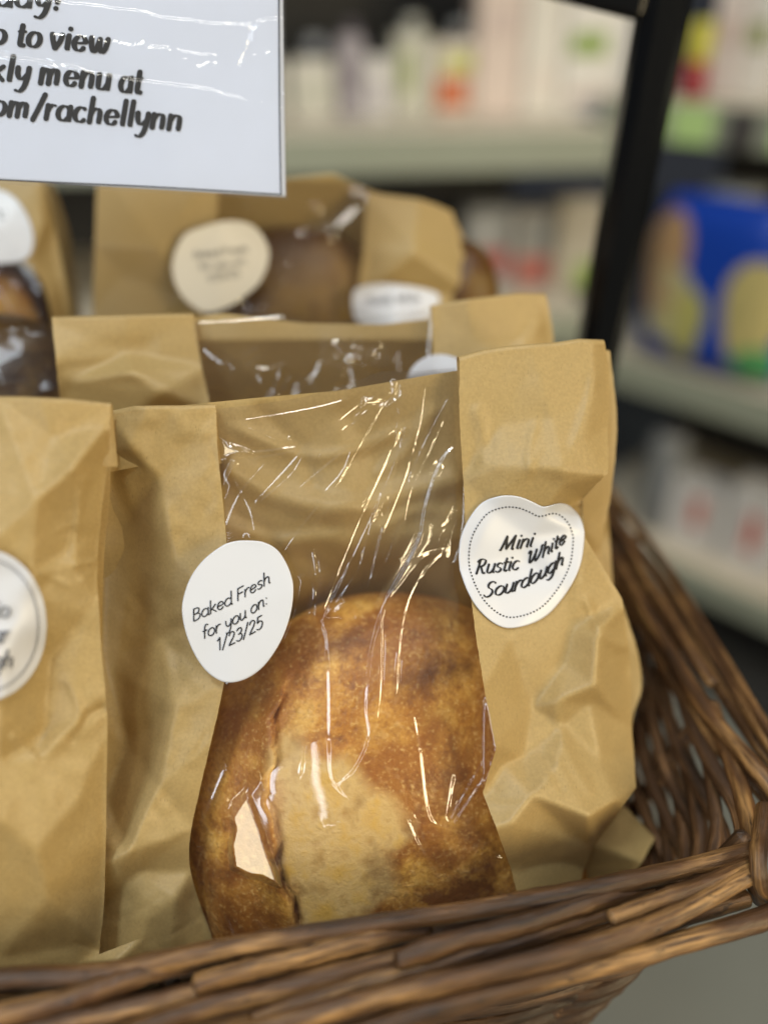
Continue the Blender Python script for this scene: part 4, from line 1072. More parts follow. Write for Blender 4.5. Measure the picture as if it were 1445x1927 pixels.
# ---------- left front bag
PL = Plane(100, 1200, 0.287, 6, 23)
bagl = thing('bread_bag', 'kraft bag cut by the frame edge, dotted round sticker on its creased strip', 'paper bag', PL.pt(np.array(0), np.array(1820), np.array(-0.03)), BAGS)
hL = HField((-160, 720, 240, 1860), 4, [
 (-130, 752, 0), (0, 756, .002), (208, 767, -.003), (-130, 1100, .017), (0, 1008, .017), (70, 940, .0155), (140, 878, .011), (204, 802, -.001), (100, 820, .004),
 (203, 864, -.006), (150, 960, .004), (188, 1007, -.006), (160, 1010, .000), (140, 1062, .006), (183, 1056, -.005), (60, 1080, .0145), (183, 1130, .000), (95, 1240, .005), (85, 1380, .006), (75, 1432, .013), (0, 1250, .019), (30, 1180, .016), (140, 1260, .0045),
 (0, 1440, .018), (0, 1545, .023), (197, 1292, .003), (202, 1378, .002), (150, 1350, .007), (150, 1500, .008), (200, 1500, .0), (197, 1663, -.005), (188, 1777, -.005), (0, 1800, .006), (90, 1690, .011), (70, 1600, .018), (-130, 1500, .022), (-130, 1800, .01)],
 smooth=4, noise=((6, .0006), (14, .00028)), seed=51)
hL.exaggerate(1.35, 200)
for pts, a, w in (([(160, 890), (150, 960), (138, 1050)], .0014, 8), ([(183, 1056), (160, 1060), (138, 1064)], .0012, 7), ([(200, 1330), (170, 1345), (130, 1400)], -.0012, 10), ([(120, 1270), (150, 1330), (140, 1390)], .0008, 9), ([(20, 1380), (60, 1420), (75, 1432)], .0012, 8), ([(40, 1150), (120, 1060)], -.0006, 14)):
    hL.ridge(pts, a, w)
wrinkles(hL, (-60, 900, 180, 1780), 16, 73, (.00015, .0004))
patch('paper_panel', PL, hL, [(-120, 748), (-120, 900), (-120, 1007), (-120, 1100), (-120, 1292), (-120, 1378), (-120, 1663), (-120, 1777), (-120, 1850)],
      [(209, 767), (204, 864), (188, 1007), (183, 1092), (197, 1292), (202, 1378), (198, 1663), (189, 1777), (186, 1840)], M_KRAFT, bagl, nx=80, ny=260, lip=0.02, jag=0.5, seed=17, topbow=[0, 1, -3, -4, 0])
patch('side_gusset', PL, lambda px, py: np.full(np.shape(px), -.017)+.004*np.sin(py*.013), [(120, 772), (120, 1000), (120, 1300), (120, 1600), (120, 1830)], [(211, 772), (207, 930), (196, 1060), (192, 1300), (190, 1830)], M_KRAFT, bagl, nx=16, ny=80)
patch('back_panel', PL, -0.045, [(-560, 770), (-560, 1300), (-560, 1830)], [(195, 775), (180, 1300), (180, 1830)], M_KRAFT, bagl, nx=40, ny=40)
hLf = HField((-600, 700, -60, 1860), 8, [(-600, 760, 0), (-100, 752, 0), (-350, 1100, .008), (-100, 1300, .016), (-350, 1500, .02), (-350, 1800, .008), (-600, 1500, 0)], smooth=4, noise=((9, .001),), seed=4)
patch('window', PL, hLf, [(-560, 770), (-560, 1300), (-560, 1830)], [(-112, 752), (-112, 1300), (-112, 1830)], M_FILM, bagl, nx=60, ny=100)
SL = ell(-28, 1177, 117, 143, 0)
hsl = HField((-180, 1000, 120, 1340), 2, [(-180, 1177, .02)], smooth=0)
hsl.Z = hL(hsl.X, hsl.Y); hsl.smooth(70); hsl.Z += 0.0012
sfl = surf_of(PL, hsl, 0.0006)
stl = sticker(bagl, sfl, SL, (-28, 1177), M_LABEL)
it = dict(nib=(25, .35), slant=.24)
rb = text_px('ño', [(-24, 1163), (19, 1162)], (20, 20), 4.0, upvec=(0.0, -1.0), **it)
rb += text_px('ar', [(-19, 1210), (18, 1208)], (20, 20), 4.0, upvec=(0.0, -1.0), **it)
rb += text_px('gh', [(-14, 1258), (26, 1256)], (19, 19), 4.0, upvec=(0.0, -1.0), **it)
lettering('lettering', rb, sfl, M_INK_GREY, stl, 0.0013)
lettering('dotted_border', dots_px((-28, 1177), SL, 0.872, 112, 4.0), sfl, M_INK_GREY, stl, 0.0011)

# ---------- second row
PM = Plane(600, 690, 0.370, 9, 24)
bagm = thing('bread_bag', 'kraft bag with crinkled glossy window standing directly behind the front centre bag', 'paper bag', PM.pt(np.array(600), np.array(1150), np.array(-0.02)), BAGS)
hM = HField((60, 520, 1080, 1240), 6, [(100, 602, 0), (240, 600, .002), (370, 595, .0), (110, 680, .004), (250, 700, .010), (390, 690, .001), (130, 720, .0), (300, 740, .012), (380, 770, .002), (240, 665, .002), (100, 900, -.02), (380, 900, -.02),
 (820, 575, .001), (1020, 560, -.002), (1040, 650, -.006), (900, 640, .006), (1010, 640, .0), (1040, 690, -.004), (820, 700, .004), (950, 700, .010), (1040, 900, -.02), (860, 900, -.02), (100, 1200, -.065), (600, 1200, -.065), (1000, 1200, -.065)], smooth=3, noise=((9, .0007),), seed=61)
hM.exaggerate(1.6, 80)
for pts, a, w in (([(115, 715), (230, 700), (300, 720), (385, 770)], .0016, 14), ([(108, 690), (200, 660), (300, 650)], -.0012, 20), ([(1020, 600), (985, 650), (960, 700)], .0014, 12)): hM.ridge(pts, a, w)
patch('paper_panel', PM, hM, [(98, 602), (106, 680), (114, 790), (120, 1150)], [(364, 595), (380, 690), (398, 800), (400, 1150)], M_KRAFT, bagm, nx=50, ny=100, lip=0.02, jag=0.4, seed=23)
patch('paper_panel', PM, hM, [(812, 576), (816, 680), (820, 800), (830, 1150)], [(1028, 558), (1042, 650), (1046, 800), (1050, 1150)], M_KRAFT, bagm, nx=40, ny=90, lip=0.02, jag=0.4, seed=24, topbow=[4, -1, -3, -6, 0])
patch('back_panel', PM, lambda px, py: -.004-.075*np.clip((py-640)/420, 0, 1)**0.9+.0015*np.sin(px*.03), [(120, 615), (125, 800), (130, 1150)], [(1020, 585), (1040, 800), (1030, 1150)], M_KRAFT, bagm, nx=60, ny=60, topbow=[0, 0, -16, 8, 16, 2, 0])
hMf = HField((350, 540, 860, 1160), 2.5, [(364, 605, 0), (560, 594, .000), (600, 616, -.001), (812, 585, 0), (380, 700, .002), (600, 690, .003), (815, 690, .002), (400, 800, .001), (600, 800, .005), (820, 800, .002), (600, 900, -.02), (600, 1150, -.065)], smooth=5, seed=66)
MR = [([(530, 680), (518, 720), (500, 760)], .0014, 6), ([(665, 668), (660, 700), (660, 730)], .0014, 6), ([(660, 668), (690, 695), (735, 700)], .0014, 8), ([(625, 650), (662, 672)], .0009, 6), ([(380, 655), (410, 680), (440, 690)], .0009, 8), ([(480, 690), (500, 695), (525, 685)], .001, 7),
                ([(485, 705), (490, 725), (502, 745)], .0012, 7), ([(600, 680), (595, 700), (580, 715)], .001, 8), ([(640, 725), (650, 690)], .0009, 6), ([(740, 680), (755, 690)], .001, 8), ([(560, 720), (550, 750), (540, 780)], .001, 8), ([(365, 605), (460, 600), (562, 592)], .0018, 7), ([(812, 600), (808, 640), (806, 680)], .0018, 7), ([(450, 740), (470, 730), (480, 745)], .0008, 8)]
import copy
hM0 = copy.copy(hMf); hM0.Z = hMf.Z.copy(); hM0.smooth(6)
for k, (p, a, w) in enumerate(MR): glint(hMf, PM, p, ('cool', 'cool', 'warm')[k % 3], w, base=hM0)
facet(hMf, PM, [(500, 760), (520, 738), (545, 745), (530, 775)], 'warm_right_lamp', 8)
facet(hMf, PM, [(655, 672), (666, 672), (664, 728), (654, 728)], 'cool_ceiling_strip', 6)
rM = np.random.default_rng(5)
for k in range(16):
    x, y = rM.uniform(390, 800), rM.uniform(625, 735); a = rM.uniform(0, 3.1); L_ = rM.uniform(14, 50)
    glint(hMf, PM, [(x, y), (x+math.cos(a)*L_*.5+rM.normal(0, 4), y+math.sin(a)*L_*.5), (x+math.cos(a)*L_, y+math.sin(a)*L_)], ('cool', 'warm')[k % 2], rM.uniform(3, 6), base=hM0)
patch('window', PM, hMf, [(362, 606), (378, 690), (394, 800), (400, 1150)], [(816, 580), (820, 690), (824, 800), (834, 1150)], M_FILM, bagm, nx=200, ny=240, topbow=[0, -4, -6, 16, 12, 4, 0])
sfm = surf_of(PM, hM, 0.001)
stm = sticker(bagm, sfm, ell(828, 722, 62, 55), (828, 722), M_LABEL)

PK = Plane(0, 680, 0.380, 4, 22)
bagk = thing('bread_bag', 'window bag with blackish dark loaf, at frame edge under the sign', 'paper bag', PK.pt(np.array(-40), np.array(1000), np.array(-0.02)), BAGS)
LK = Loaf(PK, -10, 790, -0.028, 0.052, 0.050, 0.032, 2.2)
add_loaf('bread_loaf', 'blackish brown loaf in the window bag at the left frame edge', LK, M_CRUST_D, None, lambda px, py: np.where(py > 660, 0.75, 0.1), seed=9)
hKf = HField((-340, 580, 200, 1000), 4, [(-300, 640, 0), (0, 622, 0), (100, 606, 0), (190, 606, 0), (0, 700, .006), (190, 760, 0), (-300, 800, 0), (0, 990, 0)], smooth=4, noise=((12, .0006),), seed=71)
hKf.ridge([(-20, 632), (40, 615), (104, 610)], .002, 8)
drape(PK, hKf, LK); hKf.smooth(6)
patch('window', PK, hKf, [(-280, 640), (-280, 800), (-280, 990)], [(190, 604), (190, 800), (190, 990)], M_FILM_B, bagk, nx=90, ny=90)
patch('back_panel', PK, -0.055, [(-340, 655), (-340, 800), (-340, 1000)], [(195, 620), (195, 800), (195, 1000)], M_KRAFT, bagk, nx=10, ny=10)
patch('paper_panel', PK, 0.002, [(-420, 640), (-420, 800), (-420, 1000)], [(-275, 640), (-275, 800), (-275, 1000)], M_KRAFT, bagk, nx=10, ny=20, lip=0.01)

# ---------- back row
PP = Plane(60, 480, 0.438, 6, 20)
bagp = thing('bread_bag', 'kraft bag with a dark-rimmed loaf and half-seen round sticker, behind sign corner', 'paper bag', PP.pt(np.array(0), np.array(800), np.array(-0.02)), BAGS)
LP_ = Loaf(PP, -45, 625, -0.02, 0.043, 0.045, 0.034, 2.1)
add_loaf('bread_loaf', 'orange brown loaf with black rim below the half-seen round sticker', LP_, M_CRUST_M, None, lambda px, py: np.where(np.hypot(px+30, py-620) > 105, 0.95, 0.0), seed=12)
hP = HField((-120, 300, 220, 820), 5, [(-100, 330, 0), (80, 330, .0), (100, 430, -.004), (60, 500, .010), (130, 600, -.006), (95, 600, .010), (0, 430, .010), (110, 520, -.002), (85, 420, .006), (130, 800, 0), (0, 800, .01)], smooth=3, noise=((7, .0008),), seed=81)
patch('paper_panel', PP, hP, [(-60, 330), (-30, 430), (62, 505), (98, 600), (115, 800)], [(80, 332), (104, 430), (122, 520), (136, 600), (150, 800)], M_KRAFT, bagp, nx=30, ny=80, lip=0.015, smooth=True)
hPf = HField((-320, 300, 160, 820), 5, [(-300, 330, 0), (-20, 330, 0), (60, 505, .009), (100, 600, .009), (120, 800, .005), (-300, 800, 0), (-100, 500, .008)], smooth=4, noise=((9, .0008),), seed=82)
drape(PP, hPf, LP_); hPf.smooth(4)
patch('window', PP, hPf, [(-300, 330), (-300, 560), (-300, 800)], [(-20, 330), (66, 505), (118, 800)], M_FILM_B, bagp, nx=60, ny=80)
patch('back_panel', PP, -0.05, [(-340, 345), (-340, 560), (-340, 800)], [(85, 345), (128, 560), (150, 800)], M_KRAFT, bagp, nx=10, ny=10)
patch('side_gusset', PP, lambda px, py: -.012-.0007*(px-60), [(84, 335), (106, 430), (122, 520), (134, 600), (145, 800)], [(100, 345), (128, 430), (142, 520), (152, 600), (160, 800)], M_KRAFT, bagp, nx=12, ny=40)
sfp = surf_of(PP, hP, 0.001)
stp = sticker(bagp, sfp, [(-60, 350), (-20, 352), (20, 366), (48, 398), (63, 440), (60, 475), (40, 492), (0, 496), (-45, 494), (-80, 470), (-92, 420), (-80, 375)], (-15, 425), M_LABEL)
lettering('lettering', text_px('on:', [(-40, 412), (16, 412)], (16, 16), 4, nib=(0, .9)), sfp, M_INK_GREY, stp, 0.0006)

PN = Plane(500, 480, 0.455, 9, 20)
bagn = thing('bread_bag', 'tallest kraft bag in the back row with a round sticker tinted as in warm light', 'paper bag', PN.pt(np.array(520), np.array(780), np.array(-0.02)), BAGS)
LN = Loaf(PN, 560, 640, -0.024, 0.056, 0.062, 0.034, 2.2)
add_loaf('bread_loaf', 'brown loaf in the back bag between warm-lit sticker and flat white sticker', LN, M_CRUST_D, lambda px, py: 0.35*poly_mask(px, py, [(500, 520), (680, 500), (680, 610), (500, 610)], 60), None, seed=15)
hN = HField((140, 260, 960, 820), 5, [(175, 300, 0), (410, 300, 0), (180, 460, .004), (300, 470, .010), (400, 450, .004), (230, 520, .002), (175, 590, .0), (360, 590, .012), (400, 560, .008), (340, 560, .006), (200, 700, .004), (690, 365, .001), (790, 385, .004), (855, 402, -.003), (690, 470, .006), (780, 462, .011), (870, 478, -.002), (780, 475, .013), (700, 540, .008), (905, 560, -.004), (690, 700, .008), (900, 780, 0)], smooth=3, noise=((9, .0008),), seed=91)
hN.exaggerate(1.5, 80)
patch('paper_panel', PN, hN, [(184, 300), (180, 420), (176, 590), (180, 760)], [(412, 300), (407, 420), (385, 590), (390, 760)], M_KRAFT, bagn, nx=40, ny=80, lip=0.015)
patch('paper_panel', PN, hN, [(690, 362), (684, 470), (672, 570), (680, 760)], [(852, 402), (872, 478), (905, 566), (920, 760)], M_KRAFT, bagn, nx=40, ny=80, lip=0.015, topbow=[0, 0, -4, -8, -6, 0])
patch('back_panel', PN, lambda px, py: -.004-.05*np.clip((py-340)/200, 0, 1), [(190, 300), (190, 500), (190, 760)], [(845, 415), (880, 500), (905, 760)], M_KRAFT, bagn, nx=40, ny=40, topbow=[0, 0, 0, -20, -50, -20, 0])
patch('side_gusset', PN, lambda px, py: -.012-.0004*(px-850), [(850, 404), (868, 478), (898, 566), (915, 760)], [(862, 425), (890, 490), (925, 566), (935, 760)], M_KRAFT, bagn, nx=12, ny=40)
hNf = HField((360, 280, 740, 820), 3, [(400, 300, 0), (690, 350, 0), (410, 450, .003), (560, 420, .004), (690, 470, .005), (540, 560, .012), (400, 590, .008), (690, 600, .008), (540, 800, .004)], smooth=5, seed=95)
drape(PN, hNf, LN); hNf.smooth(6)
for p, a, w in [([(660, 360), (668, 375), (672, 385)], .0012, 10), ([(590, 385), (600, 400)], .001, 10), ([(440, 560), (455, 575), (460, 600)], .0012, 9), ([(470, 380), (455, 430), (440, 480)], .001, 10), ([(690, 380), (640, 430), (560, 450)], .0009, 12)]:
    hNf.ridge(p, a, w)
facet(hNf, PN, [(652, 358), (685, 362), (682, 385), (655, 380)], 'cool_ceiling_strip', 8)
facet(hNf, PN, [(436, 560), (462, 560), (460, 600), (440, 600)], 'warm_right_lamp', 8)
hN0 = copy.copy(hNf); hN0.Z = hNf.Z.copy(); hN0.smooth(6)
for k in range(14):
    x, y = rM.uniform(430, 670), rM.uniform(370, 590); a = rM.uniform(0, 3.1); L_ = rM.uniform(16, 50)
    glint(hNf, PN, [(x, y), (x+math.cos(a)*L_*.5+rM.normal(0, 4), y+math.sin(a)*L_*.5), (x+math.cos(a)*L_, y+math.sin(a)*L_)], ('cool', 'warm')[k % 2], rM.uniform(3, 6), base=hN0)
patch('window', PN, hNf, [(408, 300), (402, 420), (380, 590), (384, 760)], [(696, 352), (690, 470), (680, 570), (688, 760)], M_FILM_B, bagn, nx=110, ny=160)
hsn = HField((300, 380, 540, 620), 4, [(325, 500, .010), (415, 420, .010), (415, 590, .016), (505, 480, .010), (415, 500, .013)], smooth=4)
sfn = surf_of(PN, hsn, 0.003)
stn = sticker(bagn, sfn, [(330, 470), (350, 440), (390, 424), (430, 416), (470, 422), (498, 450), (506, 485), (490, 530), (455, 562), (420, 582), (385, 588), (352, 568), (330, 535), (324, 500)], (414, 502), M_LABEL_WARM_LIT)
rb = text_px('Baked Fresh', [(366, 486), (468, 474)], (8, 8), 1.6, nib=(0, .95)); rb += text_px('for you on:', [(376, 508), (466, 496)], (8, 8), 1.6, nib=(0, .95)); rb += text_px('1/23/25', [(390, 530), (452, 520)], (8, 8), 1.6, nib=(0, .95))
lettering('lettering', rb, sfn, M_INK_GREY, stn, 0.0006)
hsn2 = HField((640, 510, 860, 640), 4, [(660, 570, .012), (745, 540, .012), (745, 605, .026), (830, 560, .010)], smooth=4)
stn2 = sticker(bagn, surf_of(PN, hsn2, 0.004), [(662, 560), (672, 542), (720, 534), (780, 540), (822, 552), (826, 570), (812, 598), (760, 612), (700, 615), (668, 600)], (745, 573), M_LABEL)
lettering('lettering', text_px('Rustic White', [(690, 572), (790, 566)], (8, 8), 2.2, nib=(20, .4), slant=.25), surf_of(PN, hsn2, 0.004), M_INK_GREY, stn2, 0.0006)

# a loaf lying behind the tallest bag
PQ = Plane(895, 520, 0.475, 9, 15)
LQ = Loaf(PQ, 872, 560, -0.02, 0.020, 0.032, 0.026, 2.1)
add_loaf('bread_loaf', 'dark brown loaf peeking out to the right behind the tallest bag', LQ, M_CRUST_D, None, None, seed=19, nu=90, nv=60)

# ================================================================= sign
PS = Plane(300, 200, 0.33, 10, 21)
sg = thing('paper_sign', 'pale printed paper sign in a crinkled clear sleeve above the bags', 'sign', PS.pt(np.array(200), np.array(365), np.array(0.0)))
hS = HField((-320, -420, 560, 400), 6, [(-300, -400, 0), (540, -400, 0), (-300, 340, 0), (540, 376, .001), (100, 0, .003), (300, 200, .002), (100, 340, 0)], smooth=8, noise=((4, .0009),), seed=99)
def sheet(name, L, R, off, mat, thick, nx=60, ny=60):
    PX, PY = patch_px(L, R, nx, ny)
    A = PS.pt(PX, PY, hS(PX, PY)+off); B = PS.pt(PX, PY, hS(PX, PY)+off-thick)
    V = np.concatenate([A.reshape(-1, 3), B.reshape(-1, 3)])
    fa = grid_faces(ny, nx); fb = grid_faces(ny, nx, nx*ny)[:, ::-1]
    ring = [i for i in range(nx)]+[j*nx+nx-1 for j in range(1, ny)]+[(ny-1)*nx+i for i in range(nx-2, -1, -1)]+[j*nx for j in range(ny-2, 0, -1)]
    fc = [(ring[k], ring[(k+1) % len(ring)], ring[(k+1) % len(ring)]+nx*ny, ring[k]+nx*ny) for k in range(len(ring))]
    return mesh_obj(name, V, [tuple(x) for x in fa]+[tuple(x) for x in fb]+fc, mat, sg)
sht = sheet('sheet', [(-290, -420), (-290, 0), (-290, 322)], [(532, -420), (533, 0), (538, 371)], 0.0, M_SHEET, 0.0003)
sfs = surf_of(PS, hS)
lin = [(np.array([(-276, 338-12), (100, 343), (300, 352), (529, 366)], float)), np.array([(529, 366), (526, 150), (524, -400)], float)]
rb = []
for L in lin:
    L = resample(L, 40); T = np.gradient(L, axis=0); T /= np.linalg.norm(T, axis=1)[:, None]; Nn = np.stack([-T[:, 1], T[:, 0]], 1)
    rb.append((L+Nn*1.15, L-Nn*1.15))
lettering('printed_border', rb, sfs, M_INK, sht, 0.00025)
bold = dict(nib=(10, .34), slant=.12, cond=.86)
uv = (0.03, -1.0)
rb = text_px('day!', [(-8, 10), (60, 14), (116, 19)], (27, 27), 10.9, upvec=uv, **bold)
rb += text_px('o', [(-20, 81), (16, 84)], (27, 27), 10.9, upvec=uv, **bold)
rb += text_px('to', [(31, 86), (81, 89)], (27, 27), 10.9, upvec=uv, **bold)
rb += text_px('view', [(93, 90), (150, 95), (210, 101)], (27, 27), 10.9, upvec=uv, **bold)
rb += text_px('kly', [(-18, 150), (60, 155)], (27, 27), 10.9, upvec=uv, **bold)
rb += text_px('menu', [(74, 157), (140, 162), (212, 170)], (28, 28), 10.9, upvec=uv, **bold)
rb += text_px('at', [(225, 172), (270, 176)], (28, 28), 10.9, upvec=uv, **bold)
rb += text_px('om/rachellynn', [(-16, 216), (150, 229), (346, 246)], (27, 27), 10.4, upvec=uv, **bold)
lettering('lettering', rb, sfs, M_INK, sht, 0.00025)
hV = HField((-320, -420, 560, 400), 1.8, [(0, 0, 0)], smooth=0)
hV.Z = hS(hV.X, hV.Y)
hV.Z += 0.0001*noise2(hV.nx, hV.ny, 7, 5)
import copy
hV0 = copy.copy(hV); hV0.Z = hV.Z.copy()
def crinkle(pts, amp, w, jit, seed, n=3, kind='warm'):
    r = np.random.default_rng(seed)
    L = resample(pts, len(pts)*9)
    for k in range(n):
        q = L+np.stack([r.normal(0, jit*.6, len(L)), r.normal(0, jit, len(L))], 1)
        glint(hV, PS, [tuple(v) for v in q[::2]], kind, w*(1.1+0.7*r.random()), base=hV0)
crinkle([(-60, -4), (90, 2), (230, 16), (300, 30), (370, 40), (450, 47), (500, 36), (545, 34)], .0006, 2.6, 2.5, 1)
crinkle([(-60, 96), (0, 103), (90, 118), (150, 128), (230, 146), (300, 156), (380, 165), (440, 180), (540, 206)], .0007, 2.8, 2.2, 2)
crinkle([(95, 62), (150, 66), (210, 74), (280, 82), (340, 92), (425, 112)], .0006, 2.6, 5, 3, 4, 'any')
crinkle([(250, 78), (320, 100), (380, 120), (420, 118)], .0006, 2.6, 5, 4, 3, 'any')
crinkle([(455, 0), (478, 30), (470, 70), (462, 100), (448, 132), (480, 105), (535, 82)], .0006, 2.6, 6, 5, 3)
crinkle([(465, 60), (500, 40), (540, 28)], .0005, 2.6, 5, 6, 2)
crinkle([(465, 155), (490, 160), (515, 165), (538, 180)], .0005, 2.6, 4, 7, 3, 'any')
hV.smooth(1)
patch('sleeve', PS, hV, [(-300, -420), (-300, 0), (-300, 330)], [(537, -420), (538, 0), (543, 377)], M_SLEEVE, sg, nx=470, ny=440, hoff=0.0011, smooth=False, topbow=None)

# ================================================================= store shelving behind
M_SHELF = plain('shelf_board', (0.62, 0.56, 0.45), 0.5)
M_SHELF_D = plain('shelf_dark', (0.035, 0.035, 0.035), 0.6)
M_RAIL = plain('price_rail', (0.27, 0.29, 0.23), 0.5)
M_TAG = plain('green_tag', (0.42, 0.60, 0.24), 0.5)
M_TAGD = plain('dark_tag', (0.06, 0.055, 0.055), 0.5)
class Run:
    """a straight run of shelving: front edge through a seen point"""
    def __init__(s, px, py, t, yaw):
        s.p = at_depth(np.array(px), np.array(py), np.array(t)); y = math.radians(yaw); s.yaw = y
        s.d = np.array([math.cos(y), math.sin(y), 0]); s.n = np.array([math.sin(y), -math.cos(y), 0])
    def hit(s, px, py, back=0.0):
        r = rays(np.array(px, float), np.array(py, float)); q = s.p-s.n*back
        t = (s.n @ (q-CAM))/(r @ s.n); P = CAM+r*t
        return P, float((P-s.p) @ s.d)
    def at(s, a, back, z): return s.p*[1, 1, 0]+s.d*a-s.n*back+np.array([0, 0, z])
def shelf_unit(run, label, a0, a1, heights, depth, tags, zt):
    c = run.at((a0+a1)/2, depth/2, 0)
    u = thing('shelf_unit', label, 'shelving', c)
    for k, (z, railh) in enumerate(heights):
        V, f = box_mesh(run.at((a0+a1)/2, depth/2, z-0.02), (a1-a0, depth, 0.02), run.yaw, 0.002)
        b = mesh_obj('shelf_board', V, f, M_SHELF, u, smooth=False)
        V, f = box_mesh(run.at((a0+a1)/2, -0.004, z-railh), (a1-a0, 0.006, railh-0.003), run.yaw, 0.001)
        rl = mesh_obj('price_rail', V, f, M_RAIL, u, smooth=False)
        for (ta, tw, tk, hk) in tags:
            if hk != k: continue
            V, f = box_mesh(run.at(ta, -0.0095, z-railh+0.003), (tw, 0.003, railh-0.010), run.yaw, 0.0005)
            mesh_obj('price_tag', V, f, M_TAG if tk else M_TAGD, rl, smooth=False)
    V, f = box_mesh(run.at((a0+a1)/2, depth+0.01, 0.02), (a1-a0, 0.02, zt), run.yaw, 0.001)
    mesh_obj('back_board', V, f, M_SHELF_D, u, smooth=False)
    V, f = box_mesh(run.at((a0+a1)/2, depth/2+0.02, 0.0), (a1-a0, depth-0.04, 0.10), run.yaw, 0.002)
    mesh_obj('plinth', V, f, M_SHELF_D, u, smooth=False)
    return u
A = Run(800, 250, 1.45, 8)
zA = float(A.p[2])
pA = lambda px: A.hit(px, 300)[1]
zA2 = float(A.hit(1000, 590)[0][2])
tagsA = [(pA(640), .12, 1, 0), (pA(985), .05, 1, 0), (pA(880), .05, 1, 0), (pA(1060), .07, 0, 0), (pA(1130), .045, 1, 0)]
shelf_unit(A, 'long shelf run with pale green price rail straight behind the bags', -1.2, pA(1150), [(zA+0.55, .06), (zA, .065), (zA2, .065), (zA2-0.4, .065)], 0.62, tagsA, 2.2)
B = Run(1300, 190, 1.5, -46)
zB = float(B.p[2])
pB = lambda px, py=250: B.hit(px, py)[1]
zB2 = float(B.hit(1300, 705)[0][2])
tagsB = [(pB(1325), .10, 1, 0), (pB(1430), .06, 0, 0), (pB(1215, 760), .08, 1, 1), (pB(1290, 790), .055, 0, 1), (pB(1400, 830), .13, 1, 1)]
shelf_unit(B, 'angled shelf run at the right holding the blue pouch and boxes', -0.18, 1.3, [(zB+0.55, .06), (zB, .07), (zB2, .07), (zB2-0.42, .065)], 0.55, tagsB, 2.2)

PROD = 'products on the store shelves'
def carton(run, px0, px1, pytop, z, back, depth, col, label, patches=(), name='carton', yaw=0):
    xl = run.hit(px0, (pytop+z[1])/2, back)[1]; xr = run.hit(px1, (pytop+z[1])/2, back)[1]
    zb = z[0]; zt = float(run.hit((px0+px1)/2, pytop, back)[0][2]); zt = max(zt, zb+0.02)
    c = run.at((xl+xr)/2, back+depth/2, zb)
    u = thing(name, label, 'product box', c, PROD)
    V, f = box_mesh(c, (abs(xr-xl), depth, zt-zb), run.yaw, 0.003)
    mesh_obj('box_body', V, f, plain('carton_board', col, 0.5), u, smooth=False)
    for (fa, fb, fw, fh, pc) in patches:
        w = abs(xr-xl); h = zt-zb
        V, f = box_mesh(run.at(xl+(xr-xl)*fa, back-0.0012, zb+h*fb), (w*fw, 0.002, h*fh), run.yaw, 0.0005)
        mesh_obj('printed_panel', V, f, plain('print', pc, 0.5), u, smooth=False)
    V, f = box_mesh(run.at((xl+xr)/2, back+depth/2, zt+0.0005), (abs(xr-xl)*0.94, depth*0.9, 0.002), run.yaw, 0.0006)
    mesh_obj('lid_flap', V, f, plain('carton_lid', [min(.9, c*1.05) for c in col], 0.5), u, smooth=False)
    return u
wht = (0.66, 0.63, 0.58); pink = (0.62, 0.52, 0.47)
zt = (zA+0.001, 210)
carton(A, 900, 985, -60, zt, 0.220, .09, pink, 'tall pale pink carton next to the green-patched white carton', [(.5, .55, .5, .2, (.55, .45, .42))])
carton(A, 990, 1062, -70, zt, 0.220, .09, wht, 'tall white carton between pink carton and green-patched carton', [(.5, .12, .6, .22, (.66, .60, .55))])
carton(A, 1066, 1190, -60, zt, 0.220, .09, (0.68, 0.66, 0.63), 'white carton with green patch just left of the black post', [(.35, .42, .55, .16, (.22, .33, .07)), (.5, .1, .9, .08, (.6, .5, .45))])
carton(A, 818, 892, 80, zt, 0.215, .06, (0.60, 0.55, 0.48), 'short cream carton with orange-red front', [(.45, .12, .8, .42, (.50, .14, .06)), (.6, .62, .7, .22, (.45, .46, .10))])
carton(A, 742, 812, 65, zt, 0.230, .07, (0.50, 0.49, 0.42), 'short greyish carton with olive green stripe', [(.3, .3, .3, .5, (.25, .30, .10))])
carton(A, 690, 736, 110, zt, 0.220, .06, (0.62, 0.60, 0.58), 'small narrow white carton left of the olive-striped carton', [(.5, .2, .6, .4, (.5, .47, .5))])
carton(A, 640, 684, 70, zt, 0.230, .06, (0.36, 0.33, 0.36), 'small narrow mauve grey carton', [(.5, .3, .6, .4, (.25, .22, .25))])
carton(A, 548, 630, 115, zt, 0.220, .08, (0.55, 0.53, 0.47), 'low pale carton beside the edge of the sign', [(.5, .3, .7, .3, (.45, .45, .38))])
carton(A, 430, 535, 120, zt, 0.220, .08, (0.55, 0.53, 0.47), 'low carton mostly hidden by the sign', [(.5, .3, .7, .3, (.40, .42, .35))])
# lower deck of run A
zt2 = (zA2+0.001, 560)
carton(A, 880, 960, 395, zt2, 0.170, .07, (0.32, 0.33, 0.34), 'grey carton low on the shelf above the back bags', [(.5, .2, .8, .3, (.42, .10, .09)), (.3, .6, .4, .25, (.55, .57, .6))])
carton(A, 965, 1045, 400, zt2, 0.180, .07, (0.36, 0.35, 0.34), 'red-bottomed grey carton low beside the black post', [(.5, .05, .9, .35, (.42, .12, .10)), (.5, .6, .6, .2, (.25, .28, .3))])
carton(A, 1050, 1130, 380, zt2, 0.140, .07, (0.46, 0.42, 0.34), 'tall beige carton touching the black post, green at its foot', [(.7, .02, .5, .3, (.25, .36, .08))])
